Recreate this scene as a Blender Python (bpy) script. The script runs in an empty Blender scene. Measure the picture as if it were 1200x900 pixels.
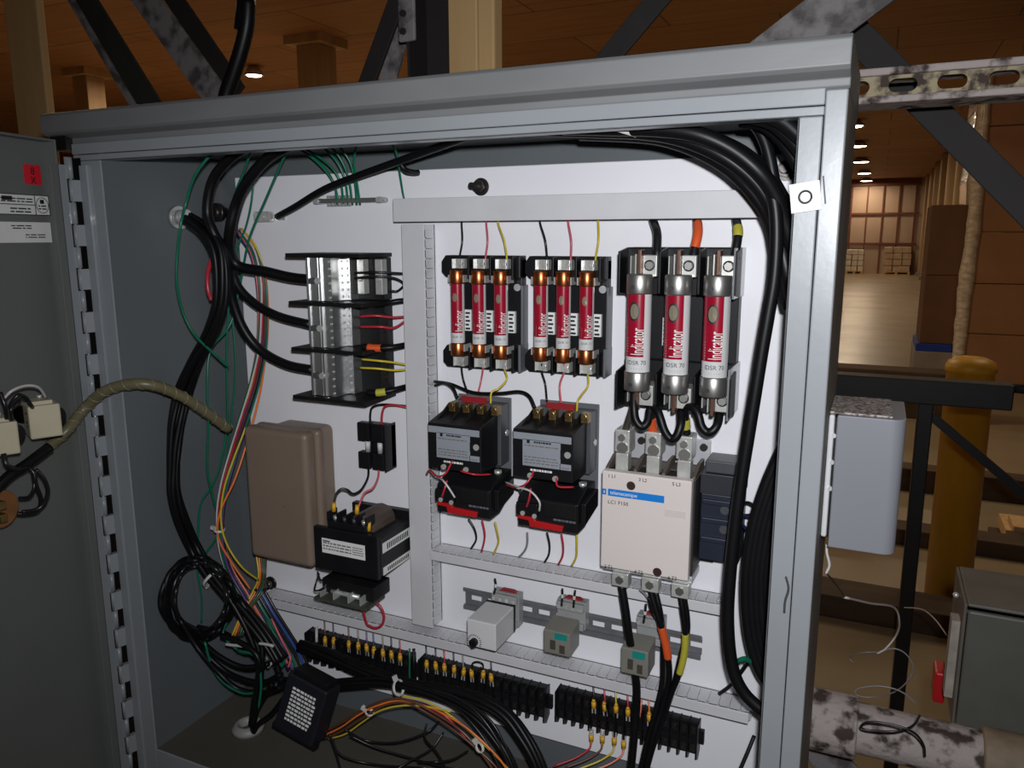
import bpy, math, random
import numpy as np
from mathutils import Vector, Matrix
random.seed(7)
C = bpy.context.scene.collection
scene = bpy.context.scene

# ---------------------------------------------------------------- camera model (used to place things at their measured spots)
F = 922.0; CX, CY, H = 600.0, 450.0, 1.6
vz = np.array([11.0, 4934.0, F]); vz /= np.linalg.norm(vz)
vx = np.array([2030.0, 167.0, -F]); vx /= np.linalg.norm(vx)
vx -= vx.dot(vz)*vz; vx /= np.linalg.norm(vx)
vy = np.cross(vz, vx)
if vy[2] < 0: vy = -vy
R = np.array([vx, vy, -vz])
def ray(px, py): return R @ np.array([px-CX, py-CY, F])
def PY(px, py, Y):
    r = ray(px, py); p = r*Y/r[1]; return Vector((p[0], p[1], p[2]+H))
def PX(px, py, X):
    r = ray(px, py); p = r*X/r[0]; return Vector((p[0], p[1], p[2]+H))
def PZ(px, py, Z):
    r = ray(px, py); p = r*(Z-H)/r[2]; return Vector((p[0], p[1], p[2]+H))
YP = 0.91                      # front of the mounting panel
def P(px, py, d=0.0): return PY(px, py, YP-d)

# ---------------------------------------------------------------- materials
MATS = {}
def mat(name, col, rough=0.5, metal=0.0, var=0.08, scale=20, bump=0.0, bscale=200, col2=None, thr=None, coat=0.0,
        trans=0.0, stretch=(1,1,1), alpha=None):
    if name in MATS: return MATS[name]
    m = bpy.data.materials.new(name); m.use_nodes = True
    nt = m.node_tree; b = nt.nodes['Principled BSDF']
    tc = nt.nodes.new('ShaderNodeTexCoord'); mp = nt.nodes.new('ShaderNodeMapping')
    mp.inputs['Scale'].default_value = stretch
    nt.links.new(tc.outputs['Object'], mp.inputs[0])
    n = nt.nodes.new('ShaderNodeTexNoise'); n.inputs['Scale'].default_value = scale; n.inputs['Detail'].default_value = 5
    nt.links.new(mp.outputs[0], n.inputs['Vector'])
    cr = nt.nodes.new('ShaderNodeValToRGB')
    if col2 is None:
        cr.color_ramp.elements[0].position = .3; cr.color_ramp.elements[1].position = .7
        cr.color_ramp.elements[0].color = [max(0, c*(1-var)) for c in col]+[1]
        cr.color_ramp.elements[1].color = [min(1, c*(1+var)) for c in col]+[1]
    else:
        t = thr or (.45, .55)
        cr.color_ramp.elements[0].position = t[0]; cr.color_ramp.elements[1].position = t[1]
        cr.color_ramp.elements[0].color = list(col)+[1]; cr.color_ramp.elements[1].color = list(col2)+[1]
    nt.links.new(n.outputs[0], cr.inputs[0]); nt.links.new(cr.outputs[0], b.inputs['Base Color'])
    b.inputs['Roughness'].default_value = rough; b.inputs['Metallic'].default_value = metal
    b.inputs['Coat Weight'].default_value = coat; b.inputs['Transmission Weight'].default_value = trans
    if bump:
        n2 = nt.nodes.new('ShaderNodeTexNoise'); n2.inputs['Scale'].default_value = bscale; n2.inputs['Detail'].default_value = 3
        nt.links.new(mp.outputs[0], n2.inputs['Vector'])
        bp = nt.nodes.new('ShaderNodeBump'); bp.inputs['Strength'].default_value = bump; bp.inputs['Distance'].default_value = .002
        nt.links.new(n2.outputs[0], bp.inputs['Height']); nt.links.new(bp.outputs[0], b.inputs['Normal'])
    MATS[name] = m; return m
def s(r, g, b): return tuple(((c/255+.055)/1.055)**2.4 if c > 10 else c/255/12.92 for c in (r, g, b))
def emis(name, col, st):
    m = bpy.data.materials.new(name); m.use_nodes = True
    b = m.node_tree.nodes['Principled BSDF']
    b.inputs['Base Color'].default_value = (*col, 1)
    b.inputs['Emission Color'].default_value = (*col, 1); b.inputs['Emission Strength'].default_value = st
    MATS[name] = m; return m
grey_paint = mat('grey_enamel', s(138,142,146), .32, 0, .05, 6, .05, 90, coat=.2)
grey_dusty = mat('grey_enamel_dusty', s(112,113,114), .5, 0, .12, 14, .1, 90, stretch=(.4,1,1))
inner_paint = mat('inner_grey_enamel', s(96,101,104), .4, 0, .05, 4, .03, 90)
cab_floor = mat('cabinet_floor_paint', s(82,78,70), .6, 0, .12, 9)
panel_white = mat('panel_white_enamel', s(229,228,233), .42, 0, .02, 5)
duct_grey = mat('duct_grey_plastic', s(200,199,202), .45, 0, .05, 18)
black_pl = mat('black_plastic', s(22,22,24), .4, 0, .2, 30)
black_mat = mat('black_matte_plastic', s(20,20,21), .5, 0, .2, 30)
dark_grey = mat('dark_grey_plastic', s(70,72,76), .4, 0, .08, 20)
grey_side = mat('grey_side_plastic', s(96,97,102), .35, 0, .08, 20)
black_rub = mat('black_cable_sheath', s(14,14,16), .42, 0, .15, 40)
navy_pl = mat('navy_plastic', s(32,38,52), .4, 0, .1, 30)
alu = mat('milled_aluminium', s(196,196,196), .28, .9, .08, 30, .1, 60, stretch=(3,1,.3))
steel = mat('bright_steel', s(205,205,205), .35, .55, .1, 60)
tinned = mat('tinned_lug_metal', s(205,205,200), .35, .5, .15, 80)
cap_steel = mat('fuse_cap_steel', s(170,168,165), .38, .9, .1, 30)
copper = mat('copper_cap', s(190,110,66), .3, .95, .12, 40)
blade = mat('copper_blade', s(104,76,64), .4, .6, .2, 40)
brass = mat('brass_terminal', s(150,125,80), .35, .9, .2, 60)
white_lbl = mat('white_paper', s(225,224,222), .5, 0, .03, 30)
silver_lbl = mat('silver_grey_label', s(146,150,158), .4, .1, .04, 30)
ink = mat('black_ink', s(30,30,32), .5)
grey_ink = mat('grey_ink', s(110,108,108), .5)
fuse_red = mat('fuse_red_label', s(150,16,42), .25, 0, .05, 30, coat=.4)
fuse_white = mat('fuse_white_label', s(205,205,205), .25, 0, .04, 30, coat=.4)
red_pl = mat('red_plastic', s(176,26,30), .4, 0, .06, 30)
red_tape = mat('red_sticker_paper', s(215,30,45), .5, 0, .06, 30)
orange = mat('orange_tape', s(208,84,38), .4, 0, .06, 40)
yellow_tape = mat('yellow_tape', s(176,170,60), .4, 0, .08, 40)
beige_cont = mat('contactor_ivory_plastic', s(214,204,199), .45, 0, .015, 10)
blue_pr = mat('blue_print', s(24,120,205), .4, 0, .02, 30)
brown_pl = mat('contactor_brown_plastic', s(92,82,76), .45, 0, .1, 25)
beige_box = mat('beige_painted_steel', s(124,107,94), .42, 0, .04, 12, .06, 150)
relay_white = mat('relay_offwhite_plastic', s(204,203,204), .35, 0, .02, 20)
relay_grey = mat('relay_grey_plastic', s(122,120,112), .4, 0, .06, 30)
relay_light = mat('relay_light_plastic', s(146,146,146), .3, 0, .06, 30)
teal = mat('teal_plastic', s(22,130,122), .4, 0, .04, 30)
rail_m = mat('din_rail_zinc', s(128,128,132), .4, .45, .12, 60)
terminal_y = mat('yellow_crimp_sleeve', s(212,160,40), .4, 0, .12, 90)
old_beige = mat('aged_beige_plastic', s(186,176,150), .5, 0, .05, 40)
old_brown = mat('brown_bakelite', s(130,88,50), .45, 0, .15, 40)
spiral_m = mat('spiral_wrap_plastic', s(104,97,72), .4, 0, .1, 80)
coil_m = mat('varnished_coil', s(78,66,58), .5, 0, .15, 60)
for m_ in (black_pl, black_mat, black_rub): m_.node_tree.nodes['Principled BSDF'].inputs['Specular IOR Level'].default_value = .28
WC = {}
for n, c in dict(red=(176,42,56), yellow=(198,176,50), green=(16,104,76), blue=(44,70,140), orange=(226,120,52), pink=(196,92,104),
                 brown=(92,58,42), purple=(98,70,120), white=(196,190,188), black=(24,24,26), navy=(28,34,68), grey=(130,130,130),
                 salmon=(214,120,100)).items():
    WC[n] = mat(n+'_wire_insulation', s(*c), .32, 0, .06, 60)
tie_m = mat('white_nylon', s(205,202,196), .45, 0, .04, 60)
wood_post = mat('pine_timber', s(214,176,124), .6, 0, .12, 6, .15, 60, stretch=(3,3,.25))
dark_steel = mat('dark_painted_steel', s(25,20,19), .75, .0, .2, 20, .1, 80)
light_steel = mat('weathered_steel', s(72,68,68), .65, .1, .15, 34, .4, 120, col2=s(122,117,118), thr=(.38,.55))
flaky = mat('flaking_whitewash_steel', s(56,44,40), .85, 0, 0, 46, 1.0, 110, col2=s(158,147,144), thr=(.36,.5))
flaky2 = mat('flaking_cream_steel', s(58,46,40), .85, 0, 0, 60, 1.0, 120, col2=s(150,138,112), thr=(.42,.56))
black_steel = mat('black_steel_tube', s(22,21,22), .5, .1, .2, 20)
ylw_paint = mat('bollard_yellow_paint', s(226,168,48), .45, 0, .12, 8, .1, 40, stretch=(2,2,.4))
cardboard = mat('brown_cardboard', s(168,120,84), .7, 0, .12, 3)
darkboard = mat('dark_brown_cardboard', s(112,76,52), .7, 0, .12, 3)
wrap_m = mat('stretch_wrap_film', s(214,196,172), .2, 0, .3, 14, 1.0, 60, stretch=(1,1,2), coat=.8)
blue_pal = mat('blue_pallet_paint', s(30,60,160), .5)
sleeper = mat('dark_timber', s(78,60,44), .75, 0, .25, 8, .3, 40, stretch=(.3,2,2))

# procedural concrete floor
def concrete():
    m = mat('warehouse_concrete', s(150,134,110), .32, 0, .16, 1.3, .12, 30)
    nt = m.node_tree; b = nt.nodes['Principled BSDF']
    n = nt.nodes.new('ShaderNodeTexNoise'); n.inputs['Scale'].default_value = .8; n.inputs['Detail'].default_value = 6
    mr = nt.nodes.new('ShaderNodeMapRange'); mr.inputs[3].default_value = .2; mr.inputs[4].default_value = .5
    nt.links.new(nt.nodes['Texture Coordinate'].outputs['Object'], n.inputs['Vector'])
    nt.links.new(n.outputs[0], mr.inputs[0]); nt.links.new(mr.outputs[0], b.inputs['Roughness'])
    return m
concrete_m = concrete()
def plank(name, c1, c2, sx, sy, rough=.65, axes='XY'):
    m = bpy.data.materials.new(name); m.use_nodes = True; nt = m.node_tree; b = nt.nodes['Principled BSDF']
    tc = nt.nodes.new('ShaderNodeTexCoord'); sp = nt.nodes.new('ShaderNodeSeparateXYZ'); cb = nt.nodes.new('ShaderNodeCombineXYZ')
    nt.links.new(tc.outputs['Object'], sp.inputs[0])
    nt.links.new(sp.outputs[axes[0]], cb.inputs[0]); nt.links.new(sp.outputs[axes[1]], cb.inputs[1])
    br = nt.nodes.new('ShaderNodeTexBrick'); br.inputs['Scale'].default_value = 1
    br.inputs['Brick Width'].default_value = sx; br.inputs['Row Height'].default_value = sy
    br.inputs['Mortar Size'].default_value = .012; br.inputs['Color1'].default_value = (*c1, 1); br.inputs['Color2'].default_value = (*c2, 1)
    br.inputs['Mortar'].default_value = tuple(x*.35 for x in c1)+(1,)
    nt.links.new(cb.outputs[0], br.inputs['Vector'])
    n = nt.nodes.new('ShaderNodeTexNoise'); n.inputs['Scale'].default_value = 3; n.inputs['Detail'].default_value = 8
    mp = nt.nodes.new('ShaderNodeMapping'); mp.inputs['Scale'].default_value = (.25, 4, 1)
    nt.links.new(cb.outputs[0], mp.inputs[0]); nt.links.new(mp.outputs[0], n.inputs['Vector'])
    mx = nt.nodes.new('ShaderNodeMix'); mx.data_type = 'RGBA'; mx.blend_type = 'MULTIPLY'; mx.inputs[0].default_value = .6
    nt.links.new(br.outputs['Color'], mx.inputs[6]); nt.links.new(n.outputs[0], mx.inputs[7])
    nt.links.new(mx.outputs[2], b.inputs['Base Color']); b.inputs['Roughness'].default_value = rough
    return m
ceil_m = plank('plywood_deck', s(196,144,92), s(180,126,76), 2.4, 1.2)
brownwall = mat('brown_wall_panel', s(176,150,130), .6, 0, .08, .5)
girt = mat('rust_red_girt', s(110,60,44), .6)
colm = mat('tan_column_timber', s(178,146,108), .6, 0, .15, 2, .1, 30, stretch=(3,3,.2))

# ---------------------------------------------------------------- mesh builder
class MB:
    def __init__(self): self.v = []; self.f = []; self.mi = []; self.mats = []; self.sm = []; self.cur = 0
    def use(self, m):
        if m not in self.mats: self.mats.append(m)
        self.cur = self.mats.index(m); return self
    def add(self, vs, fs, smooth=False):
        o = len(self.v); self.v += [tuple(x) for x in vs]
        for f in fs: self.f.append([i+o for i in f]); self.mi.append(self.cur); self.sm.append(smooth)
        return self
    def box(self, a, b, M=None):
        x0,x1 = sorted((a[0],b[0])); y0,y1 = sorted((a[1],b[1])); z0,z1 = sorted((a[2],b[2]))
        vs = [Vector(p) for p in ((x0,y0,z0),(x1,y0,z0),(x1,y1,z0),(x0,y1,z0),(x0,y0,z1),(x1,y0,z1),(x1,y1,z1),(x0,y1,z1))]
        if M is not None: vs = [M @ p for p in vs]
        return self.add(vs, [(0,3,2,1),(4,5,6,7),(0,1,5,4),(1,2,6,5),(2,3,7,6),(3,0,4,7)])
    def pbox(self, x0, y0, x1, y1, dF, dB=0.0):
        a = P(x0,y0,dF); b = P(x1,y1,dF)
        return self.box((a.x, YP-dF, b.z), (b.x, YP-dB, a.z))
    def prism(self, pts, d, M=None):          # pts closed polygon (3D), extruded by vector d
        n = len(pts); pts = [Vector(p) for p in pts]; d = Vector(d)
        vs = pts+[p+d for p in pts]
        if M is not None: vs = [M @ p for p in vs]
        fs = [tuple(range(n))[::-1], tuple(range(n, 2*n))]+[(i,(i+1)%n,n+(i+1)%n,n+i) for i in range(n)]
        return self.add(vs, fs)
    def cyl(self, a, b, r, r2=None, n=20, caps=True):
        a = Vector(a); b = Vector(b); r2 = r if r2 is None else r2
        t = (b-a).normalized(); u = t.orthogonal().normalized(); w = t.cross(u)
        vs = []
        for p, rr in ((a,r),(b,r2)):
            for i in range(n):
                an = 2*math.pi*i/n; vs.append(p+(u*math.cos(an)+w*math.sin(an))*rr)
        self.add(vs, [(i,(i+1)%n,n+(i+1)%n,n+i) for i in range(n)], True)
        if caps:
            o = len(self.v)-2*n
            for k, rev in ((0,True),(n,False)):
                f = [o+k+i for i in range(n)]
                self.f.append(f[::-1] if rev else f); self.mi.append(self.cur); self.sm.append(False)
        return self
    def lathe(self, c, prof, n=24, axis='Z'):
        c = Vector(c); vs = []
        for r, z in prof:
            for i in range(n):
                an = 2*math.pi*i/n
                p = (r*math.cos(an), r*math.sin(an), z)
                if axis == 'Y': p = (p[0], p[2], p[1])
                if axis == 'X': p = (p[2], p[0], p[1])
                vs.append(c+Vector(p))
        fs = []
        for k in range(len(prof)-1):
            for i in range(n):
                fs.append((k*n+i, k*n+(i+1)%n, (k+1)*n+(i+1)%n, (k+1)*n+i))
        return self.add(vs, fs, True)
    def tube(self, pts, r, n=8, seg=6, ell=None):
        pts = [Vector(p) for p in pts]
        if len(pts) > 2:
            Q = [pts[0]*2-pts[1]]+pts+[pts[-1]*2-pts[-2]]; out = []
            for i in range(1, len(Q)-2):
                p0,p1,p2,p3 = Q[i-1:i+3]
                for k in range(seg):
                    t = k/seg
                    out.append(.5*((2*p1)+(-p0+p2)*t+(2*p0-5*p1+4*p2-p3)*t*t+(-p0+3*p1-3*p2+p3)*t**3))
            out.append(pts[-1]); pts = out
        self.path = pts
        u = None; vs = []; m = len(pts)
        for i, p in enumerate(pts):
            t = (pts[min(i+1,m-1)]-pts[max(i-1,0)])
            if t.length < 1e-9: t = Vector((0,0,1))
            t.normalize()
            u = t.orthogonal() if u is None else (u-t*u.dot(t))
            if u.length < 1e-6: u = t.orthogonal()
            u.normalize(); w = t.cross(u)
            for k in range(n):
                an = 2*math.pi*k/n; vs.append(p+(u*math.cos(an)+w*math.sin(an))*r)
        fs = [(i*n+k, i*n+(k+1)%n, (i+1)*n+(k+1)%n, (i+1)*n+k) for i in range(m-1) for k in range(n)]
        self.add(vs, fs, True)
        o = len(self.v)-len(vs)
        self.f.append([o+k for k in range(n)][::-1]); self.f.append([o+(m-1)*n+k for k in range(n)])
        self.mi += [self.cur]*2; self.sm += [False]*2
        return self
    def sphere(self, c, r, n=14):
        prof = [(max(1e-5, math.sin(math.pi*k/n)*r), -math.cos(math.pi*k/n)*r) for k in range(n+1)]
        return self.lathe(c, prof, n+4)
    def text(self, txt, loc, size, M3, align='LEFT', depth=.0002, sx=1.0):
        cu = bpy.data.curves.new('t', 'FONT'); cu.body = txt; cu.size = size; cu.align_x = align; cu.extrude = depth; cu.resolution_u = 2
        ob = bpy.data.objects.new('t', cu); C.objects.link(ob)
        dg = bpy.context.evaluated_depsgraph_get(); me = bpy.data.meshes.new_from_object(ob.evaluated_get(dg))
        vs = [Vector(loc)+M3 @ Vector((v.co.x*sx, v.co.y, v.co.z)) for v in me.vertices]
        self.add(vs, [tuple(p.vertices) for p in me.polygons])
        bpy.data.objects.remove(ob); bpy.data.curves.remove(cu); bpy.data.meshes.remove(me)
        return self
    def build(self, name, m=None, parent=None, bev=0, seg=2, label=None):
        if m is not None and not self.mats: self.mats = [m]
        o_ = Vector(ORG.get(parent.name, (0,0,0))) if parent is not None else (Vector(self.org) if hasattr(self, 'org') else Vector((0,0,0)))
        me = bpy.data.meshes.new(name)
        me.from_pydata([tuple(Vector(v)-o_) for v in self.v], [], self.f)
        for mm in self.mats: me.materials.append(mm)
        me.polygons.foreach_set('material_index', self.mi); me.polygons.foreach_set('use_smooth', self.sm)
        import bmesh
        bm = bmesh.new(); bm.from_mesh(me); bmesh.ops.recalc_face_normals(bm, faces=bm.faces); bm.to_mesh(me); bm.free()
        ob = bpy.data.objects.new(name, me); C.objects.link(ob)
        if parent is not None:
            ob.parent = parent; ORG[ob.name] = tuple(o_)
        else:
            ob.location = o_; ORG[ob.name] = tuple(o_)
        if bev:
            bv = ob.modifiers.new('b', 'BEVEL'); bv.width = bev; bv.segments = seg; bv.limit_method = 'ANGLE'; bv.angle_limit = .7
            bv.harden_normals = False
        if label: ob['label'] = label
        return ob
ORG = {}
def thing(name, label, cat, loc, group=None):
    o = bpy.data.objects.new(name, None); C.objects.link(o); o.location = loc; o.empty_display_size = .02
    ORG[o.name] = tuple(loc); o['label'] = label; o['category'] = cat
    if group: o['group'] = group
    return o
def tag(o, label, cat, group=None, kind=None):
    o['label'] = label; o['category'] = cat
    if group: o['group'] = group
    if kind: o['kind'] = kind
    return o
def struct(o): o['kind'] = 'structure'; return o
def kids(o): return [c for c in bpy.data.objects if c.parent is o]
def copy_tree(o, delta=None, label=None, group=None, parent=None):
    c = o.copy(); C.objects.link(c)
    if parent is not None: c.parent = parent
    if delta is not None: c.location = o.location+Vector(delta)
    if label: c['label'] = label
    if group: c['group'] = group
    ORG[c.name] = tuple(c.location)
    for k in kids(o): copy_tree(k, parent=c)
    return c
FRONT = Matrix(((1,0,0),(0,0,-1),(0,1,0)))            # text upright on a face that looks towards -Y
UPWARD = Matrix(((0,-1,0),(0,0,-1),(1,0,0)))          # reads bottom to top
def bars(mb, a, b, rows, y, rnd, h=.45, hor=True):
    """unreadable fine print: rows of short dashes between two corners on plane y"""
    x0,z0,x1,z1 = a[0],a[1],b[0],b[1]; dz = (z1-z0)/rows
    for i in range(rows):
        x = x0
        while x < x1-.001:
            w = rnd.uniform(.04,.16)*(x1-x0); e = min(x+w, x1)
            mb.box((x, y-.0002, z0+dz*(i+.5-h/2)), (e, y, z0+dz*(i+.5+h/2))); x = e+.03*(x1-x0)

# ================================================================ SETTING
fl = MB().box((-26,-3,-.1),(3.2,38.2,0)); struct(fl.build('floor', concrete_m))
cl = MB().box((-26,-3,4.0),(3.2,38.2,4.1)); struct(cl.build('ceiling', ceil_m))
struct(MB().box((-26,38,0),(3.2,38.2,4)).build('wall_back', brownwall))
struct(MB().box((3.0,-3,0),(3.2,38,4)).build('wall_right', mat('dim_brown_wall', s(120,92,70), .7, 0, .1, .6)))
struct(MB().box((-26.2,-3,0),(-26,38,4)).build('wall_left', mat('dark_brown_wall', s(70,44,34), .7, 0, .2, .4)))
struct(MB().box((-26,-3.2,0),(3.2,-3,4)).build('wall_front', mat('dim_wall', s(90,76,66), .7)))
g = MB()
for x in [-1.9+.62*i for i in range(-6, 6)]: g.box((x-.03,37.93,0),(x+.03,38.0,3.7))
for z in (1.28, 2.55): g.box((-6,37.92,z-.04),(1.35,38.0,z+.04))
g.box((-6,37.85,3.72),(1.35,38.0,3.98))
struct(g.build('trim_1', girt))
# columns along the right
n = 0
for i, Y in enumerate([12.2, 15.2, 18.2, 21.2, 24.2, 27.2, 30.2, 33.2, 36.2]):
    t = thing('timber_column', '', 'column', (1.62, Y, 0), 'timber columns receding along the right side of the aisle')
    t['label'] = ['tan timber column nearest behind the wrapped carton stack', 'second tan timber column in the row along the right aisle',
      'third tan timber column in the row along the right aisle', 'fourth tan timber column in the row along the right aisle'][i] if i < 4 else \
      'tan timber column in the far end of the row beside the aisle'
    MB().box((1.44,Y-.16,0.02),(1.8,Y+.16,4.0)).build('post', colm, t, bev=.05, seg=3)
    MB().box((1.36,Y-.24,0),(1.88,Y+.24,.14)).build('base_plinth', concrete_m, t)
# timber posts and columns seen over the cabinet top
def post(x0, x1, y, depth, split, label, botpx=None):
    t = thing('timber_post', label, 'post', ((x0+x1)/2, y, 0))
    w = x1-x0
    MB().box((x0,y,0),(x0+w*split-.002,y+depth,4.0)).build('post_board', wood_post, t, bev=.004)
    if split < 1: MB().box((x0+w*split,y-.006,0),(x1,y+depth,4.0)).build('post_board', wood_post, t, bev=.004)
    return t
a = PY(519,40,1.3); b = PY(581,40,1.3)
post(a.x, b.x, 1.3, .028, .68, 'pale pine post of two boards standing behind the cabinet centre')
a = PY(10,60,1.3); b = PY(49,60,1.3)
post(a.x, b.x, 1.3, .02, 1, 'pale pine post at the left edge behind the open door')
for (px, w, Y, lab) in ((370, .34, 8.3, 'far square timber column with capital board left of the near pine post'),
                        (104, .3, 8.4, 'dim far timber column seen past the left steel brace')):
    p = PZ(px, 45, 4.0) if px == 370 else PY(px, 100, Y)
    t = thing('square_column', lab, 'column', (p.x, p.y, 0))
    MB().box((p.x-w/2,p.y-w/2,0),(p.x+w/2,p.y+w/2,3.9)).build('post', colm, t, bev=.01)
    MB().box((p.x-w*.8,p.y-w*.8,3.9),(p.x+w*.8,p.y+w*.8,4.0)).build('capital_board', colm, t)
# racking with dark reddish goods far left
t = thing('storage_rack', 'dim reddish storage rack far away behind the left post', 'rack', (-13.5, 11.5, 0))
for x in (-15.5, -13.5, -11.5): MB().box((x-.05,11.4,0),(x+.05,11.5,3.4)).build('upright', girt, t)
for z in (1.1, 2.3, 3.2): MB().box((-15.5,11.38,z),(-11.5,11.46,z+.1)).build('shelf_beam', girt, t)
MB().box((-15.4,11.5,3.3),(-11.6,12.3,3.7)).box((-15.3,11.5,2.4),(-11.8,12.3,3.0)).build('carton_load', mat('dark_red_goods', s(92,50,50), .6, 0, .3, 2), t)

# ceiling lights
lamp_m = emis('lamp_glow', (1, .86, .62), 14)
fix_m = mat('lamp_housing', s(170,160,150), .5)
def lamp(x, y, label, E, group, k=1.0):
    t = thing('ceiling_light', label, 'light', (x, y, 3.98), group)
    MB().lathe((x,y,3.9), [(.001,.08),(.16*k,.08),(.28*k,-.03),(.27*k,-.04),(.14*k,.05),(.001,.05)], 20).build('lamp_shade', fix_m, t)
    MB().lathe((x,y,3.86), [(.001,.0),(.2*k,.0),(.23*k,.03),(.2*k,.05),(.001,.06)], 20).build('lamp_lens', lamp_m, t)
    l = bpy.data.lights.new('lamp_light', 'AREA'); l.shape = 'DISK'; l.size = .5; l.energy = E; l.color = (1, .80, .56)
    lo = bpy.data.objects.new('lamp_light', l); C.objects.link(lo); lo.location = (x, y, 3.84)
    return t
for i, Y in enumerate((18.7, 22.8, 27.6, 32.6, 37.0)):
    lamp(-.75, Y, ['nearest glowing ceiling light in the row over the aisle', 'second glowing ceiling light in the row over the aisle',
      'third glowing ceiling light in the row over the aisle', 'fourth glowing ceiling light in the row over the aisle',
      'furthest glowing ceiling light in the row over the aisle'][i], 42, 'ceiling lights over the aisle', 1.05)
lamp(-8.28, 9.19, 'glowing ceiling light beside the black cable above the cabinet', 190, None, .5)
lamp(-11.85, 9.53, 'small bright ceiling light far left above the cabinet corner', 14, None, .2)
# far wrapped pallets
def far_pallet(px0, px1, pyt, pyb, label, M):
    a = PZ(px0, pyb, 0); b = PZ(px1, pyb, 0); y = min(a.y, 37.0)
    a = PY(px0, pyb, y); b = PY(px1, pyb, y); top = PY(px0, pyt, y).z
    t = thing('wrapped_pallet', label, 'pallet', ((a.x+b.x)/2, y, 0))
    g = MB()
    for z in (0, .11): g.box((a.x,y,z),(b.x,y+.9,z+.03))
    for x in (a.x, (a.x+b.x)/2-.05, b.x-.1): g.box((x,y,.03),(x+.1,y+.9,.11))
    g.build('pallet_base', wood_post, t)
    rows = 4; hh = (top-.14)/rows; w = (b.x-a.x)/3; g = MB()
    for r in range(rows):
        for c in range(3):
            j = random.uniform(-.015,.015)
            g.box((a.x+c*w+.01+j,y+.02+j,.14+r*hh),(a.x+(c+1)*w-.01+j,y+.86,.14+(r+1)*hh-.02))
    g.build('carton_load', M, t, bev=.02)
    return t
far_pallet(990, 1011, 292, 320, 'white wrapped pallet load at the far wall, left one', mat('white_wrapped_goods', s(236,222,204), .3, 0, .15, 4))
far_pallet(1034, 1066, 289, 322, 'tan wrapped pallet load at the far wall, right one', mat('tan_wrapped_goods', s(206,176,146), .3, 0, .2, 4))

# stacks of cartons at the right
t = thing('carton_stack', 'tall brown carton stack with wrap-covered left edge behind the bollard', 'stack', (1.9, 9.8, 0))
x0 = PY(1141, 300, 9.8).x
rows = MB()
for r in range(6):
    for c in range(3):
        rows.box((x0+c*.6+.004, 9.8, .02+r*.54), (x0+(c+1)*.6-.004, 11.0, .02+(r+1)*.54-.006))
rows.build('cartons', cardboard, t, bev=.01)
w = MB(); N = 70; o1 = .03; o2 = .0; vs = []
for k in range(N+1):
    z0 = .02+3.22*k/N; o1 = min(.07,max(.0,o1+random.uniform(-.006,.006))); o2 = min(.02,max(-.015,o2+random.uniform(-.006,.006)))
    vs += [(x0+.02+o2, 9.775, z0), (x0-.03-o1*.4, 9.76, z0), (x0-.08-o1, 9.80, z0), (x0-.09-o1, 11.02, z0), (x0+.01, 11.02, z0)]
w.add(vs, [(k*5+q, k*5+(q+1)%5, (k+1)*5+(q+1)%5, (k+1)*5+q) for k in range(N) for q in range(5)], True)
w.build('stretch_wrap', wrap_m, t)
YD = 9.95
a = PY(1092, 240, YD); b = PY(1119, 405, YD)
t = thing('dark_carton_stack', 'dark brown flat-sided carton stack on a blue board near the aisle', 'stack', ((a.x+b.x)/2, YD, 0))
g = MB(); z_ = PY(1100,403,YD).z; z2_ = PY(1100,412,YD).z
for r in range(2): g.box((a.x,YD,z_+r*(a.z-z_)/2),(b.x,YD+.9,z_+(r+1)*(a.z-z_)/2-.004))
g.build('cartons', darkboard, t, bev=.008)
MB().box((a.x-.03,YD-.03,z2_),(b.x-.03,YD+.9,z_-.002)).build('blue_board', blue_pal, t, bev=.004)
MB().box((a.x-.04,YD-.05,0),(b.x+.0,YD+.9,z2_-.002)).build('pale_block', mat('pale_block_paint', s(150,140,128), .6, 0, .1, 5), t, bev=.005)
# aisle-side edge and sleepers lying on the floor
a = PZ(960, 495, 0)
tag(MB().box((-2.6,7.7,0),(.95,8.0,.42)).build('timber_curb', sleeper, bev=.01), 'dark timber curb between the bright aisle floor and the steel barrier', 'curb')
for (y, h, dpt, lab) in ((5.42,.15,.16,'thick dark timber beam lying on the floor, furthest of three behind the bollard'),
                    (4.42,.085,.16,'dark timber beam lying on the floor level with the bollard foot, middle of three'),
                    (3.4,.10,.2,'dark timber beam lying on the floor nearest in front of the bollard')):
    o = MB().box((-2.4,y,0),(2.9,y+dpt,h)).build('timber_beam', sleeper, bev=.006); tag(o, lab, 'beam', None)
a = PY(1180, 618, 4.6)
t = thing('wood_offcut', 'small pale wood offcut lying at the right edge of the picture', 'wood', (2.02, 4.75, 0))
MB().box((a.x,4.62,a.z-.09),(a.x+.3,4.9,a.z-.02)).build('lower_piece', wood_post, t, bev=.004)
MB().box((a.x+.03,4.6,a.z-.018),(a.x+.28,4.8,a.z+.01)).build('upper_piece', wood_post, t, bev=.004)
MB().box((a.x-.05,4.66,0),(a.x+.35,4.86,a.z-.092)).build('support_block', sleeper, t, bev=.004)
# bollard
a = PZ(1110, 715, 0); by = 3.72
bx0 = PY(1101,500,by).x; bx1 = PY(1161,500,by).x; br = (bx1-bx0)/2*.96; bx = (bx0+bx1)/2
top = PY(1137, 421, by).z
MBb = MB().lathe((bx,by,0), [(.001,0),(br,0),(br,top-.05),(br*1.07,top-.05),(br*1.07,top-.028),(br*.95,top-.008),(br*.6,top+.008),(.001,top+.012)], 36)
MBb.org = (bx,by,0)
tag(MBb.build('safety_bollard', ylw_paint), 'yellow painted steel bollard with rounded cap right of the cabinet', 'bollard')
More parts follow.
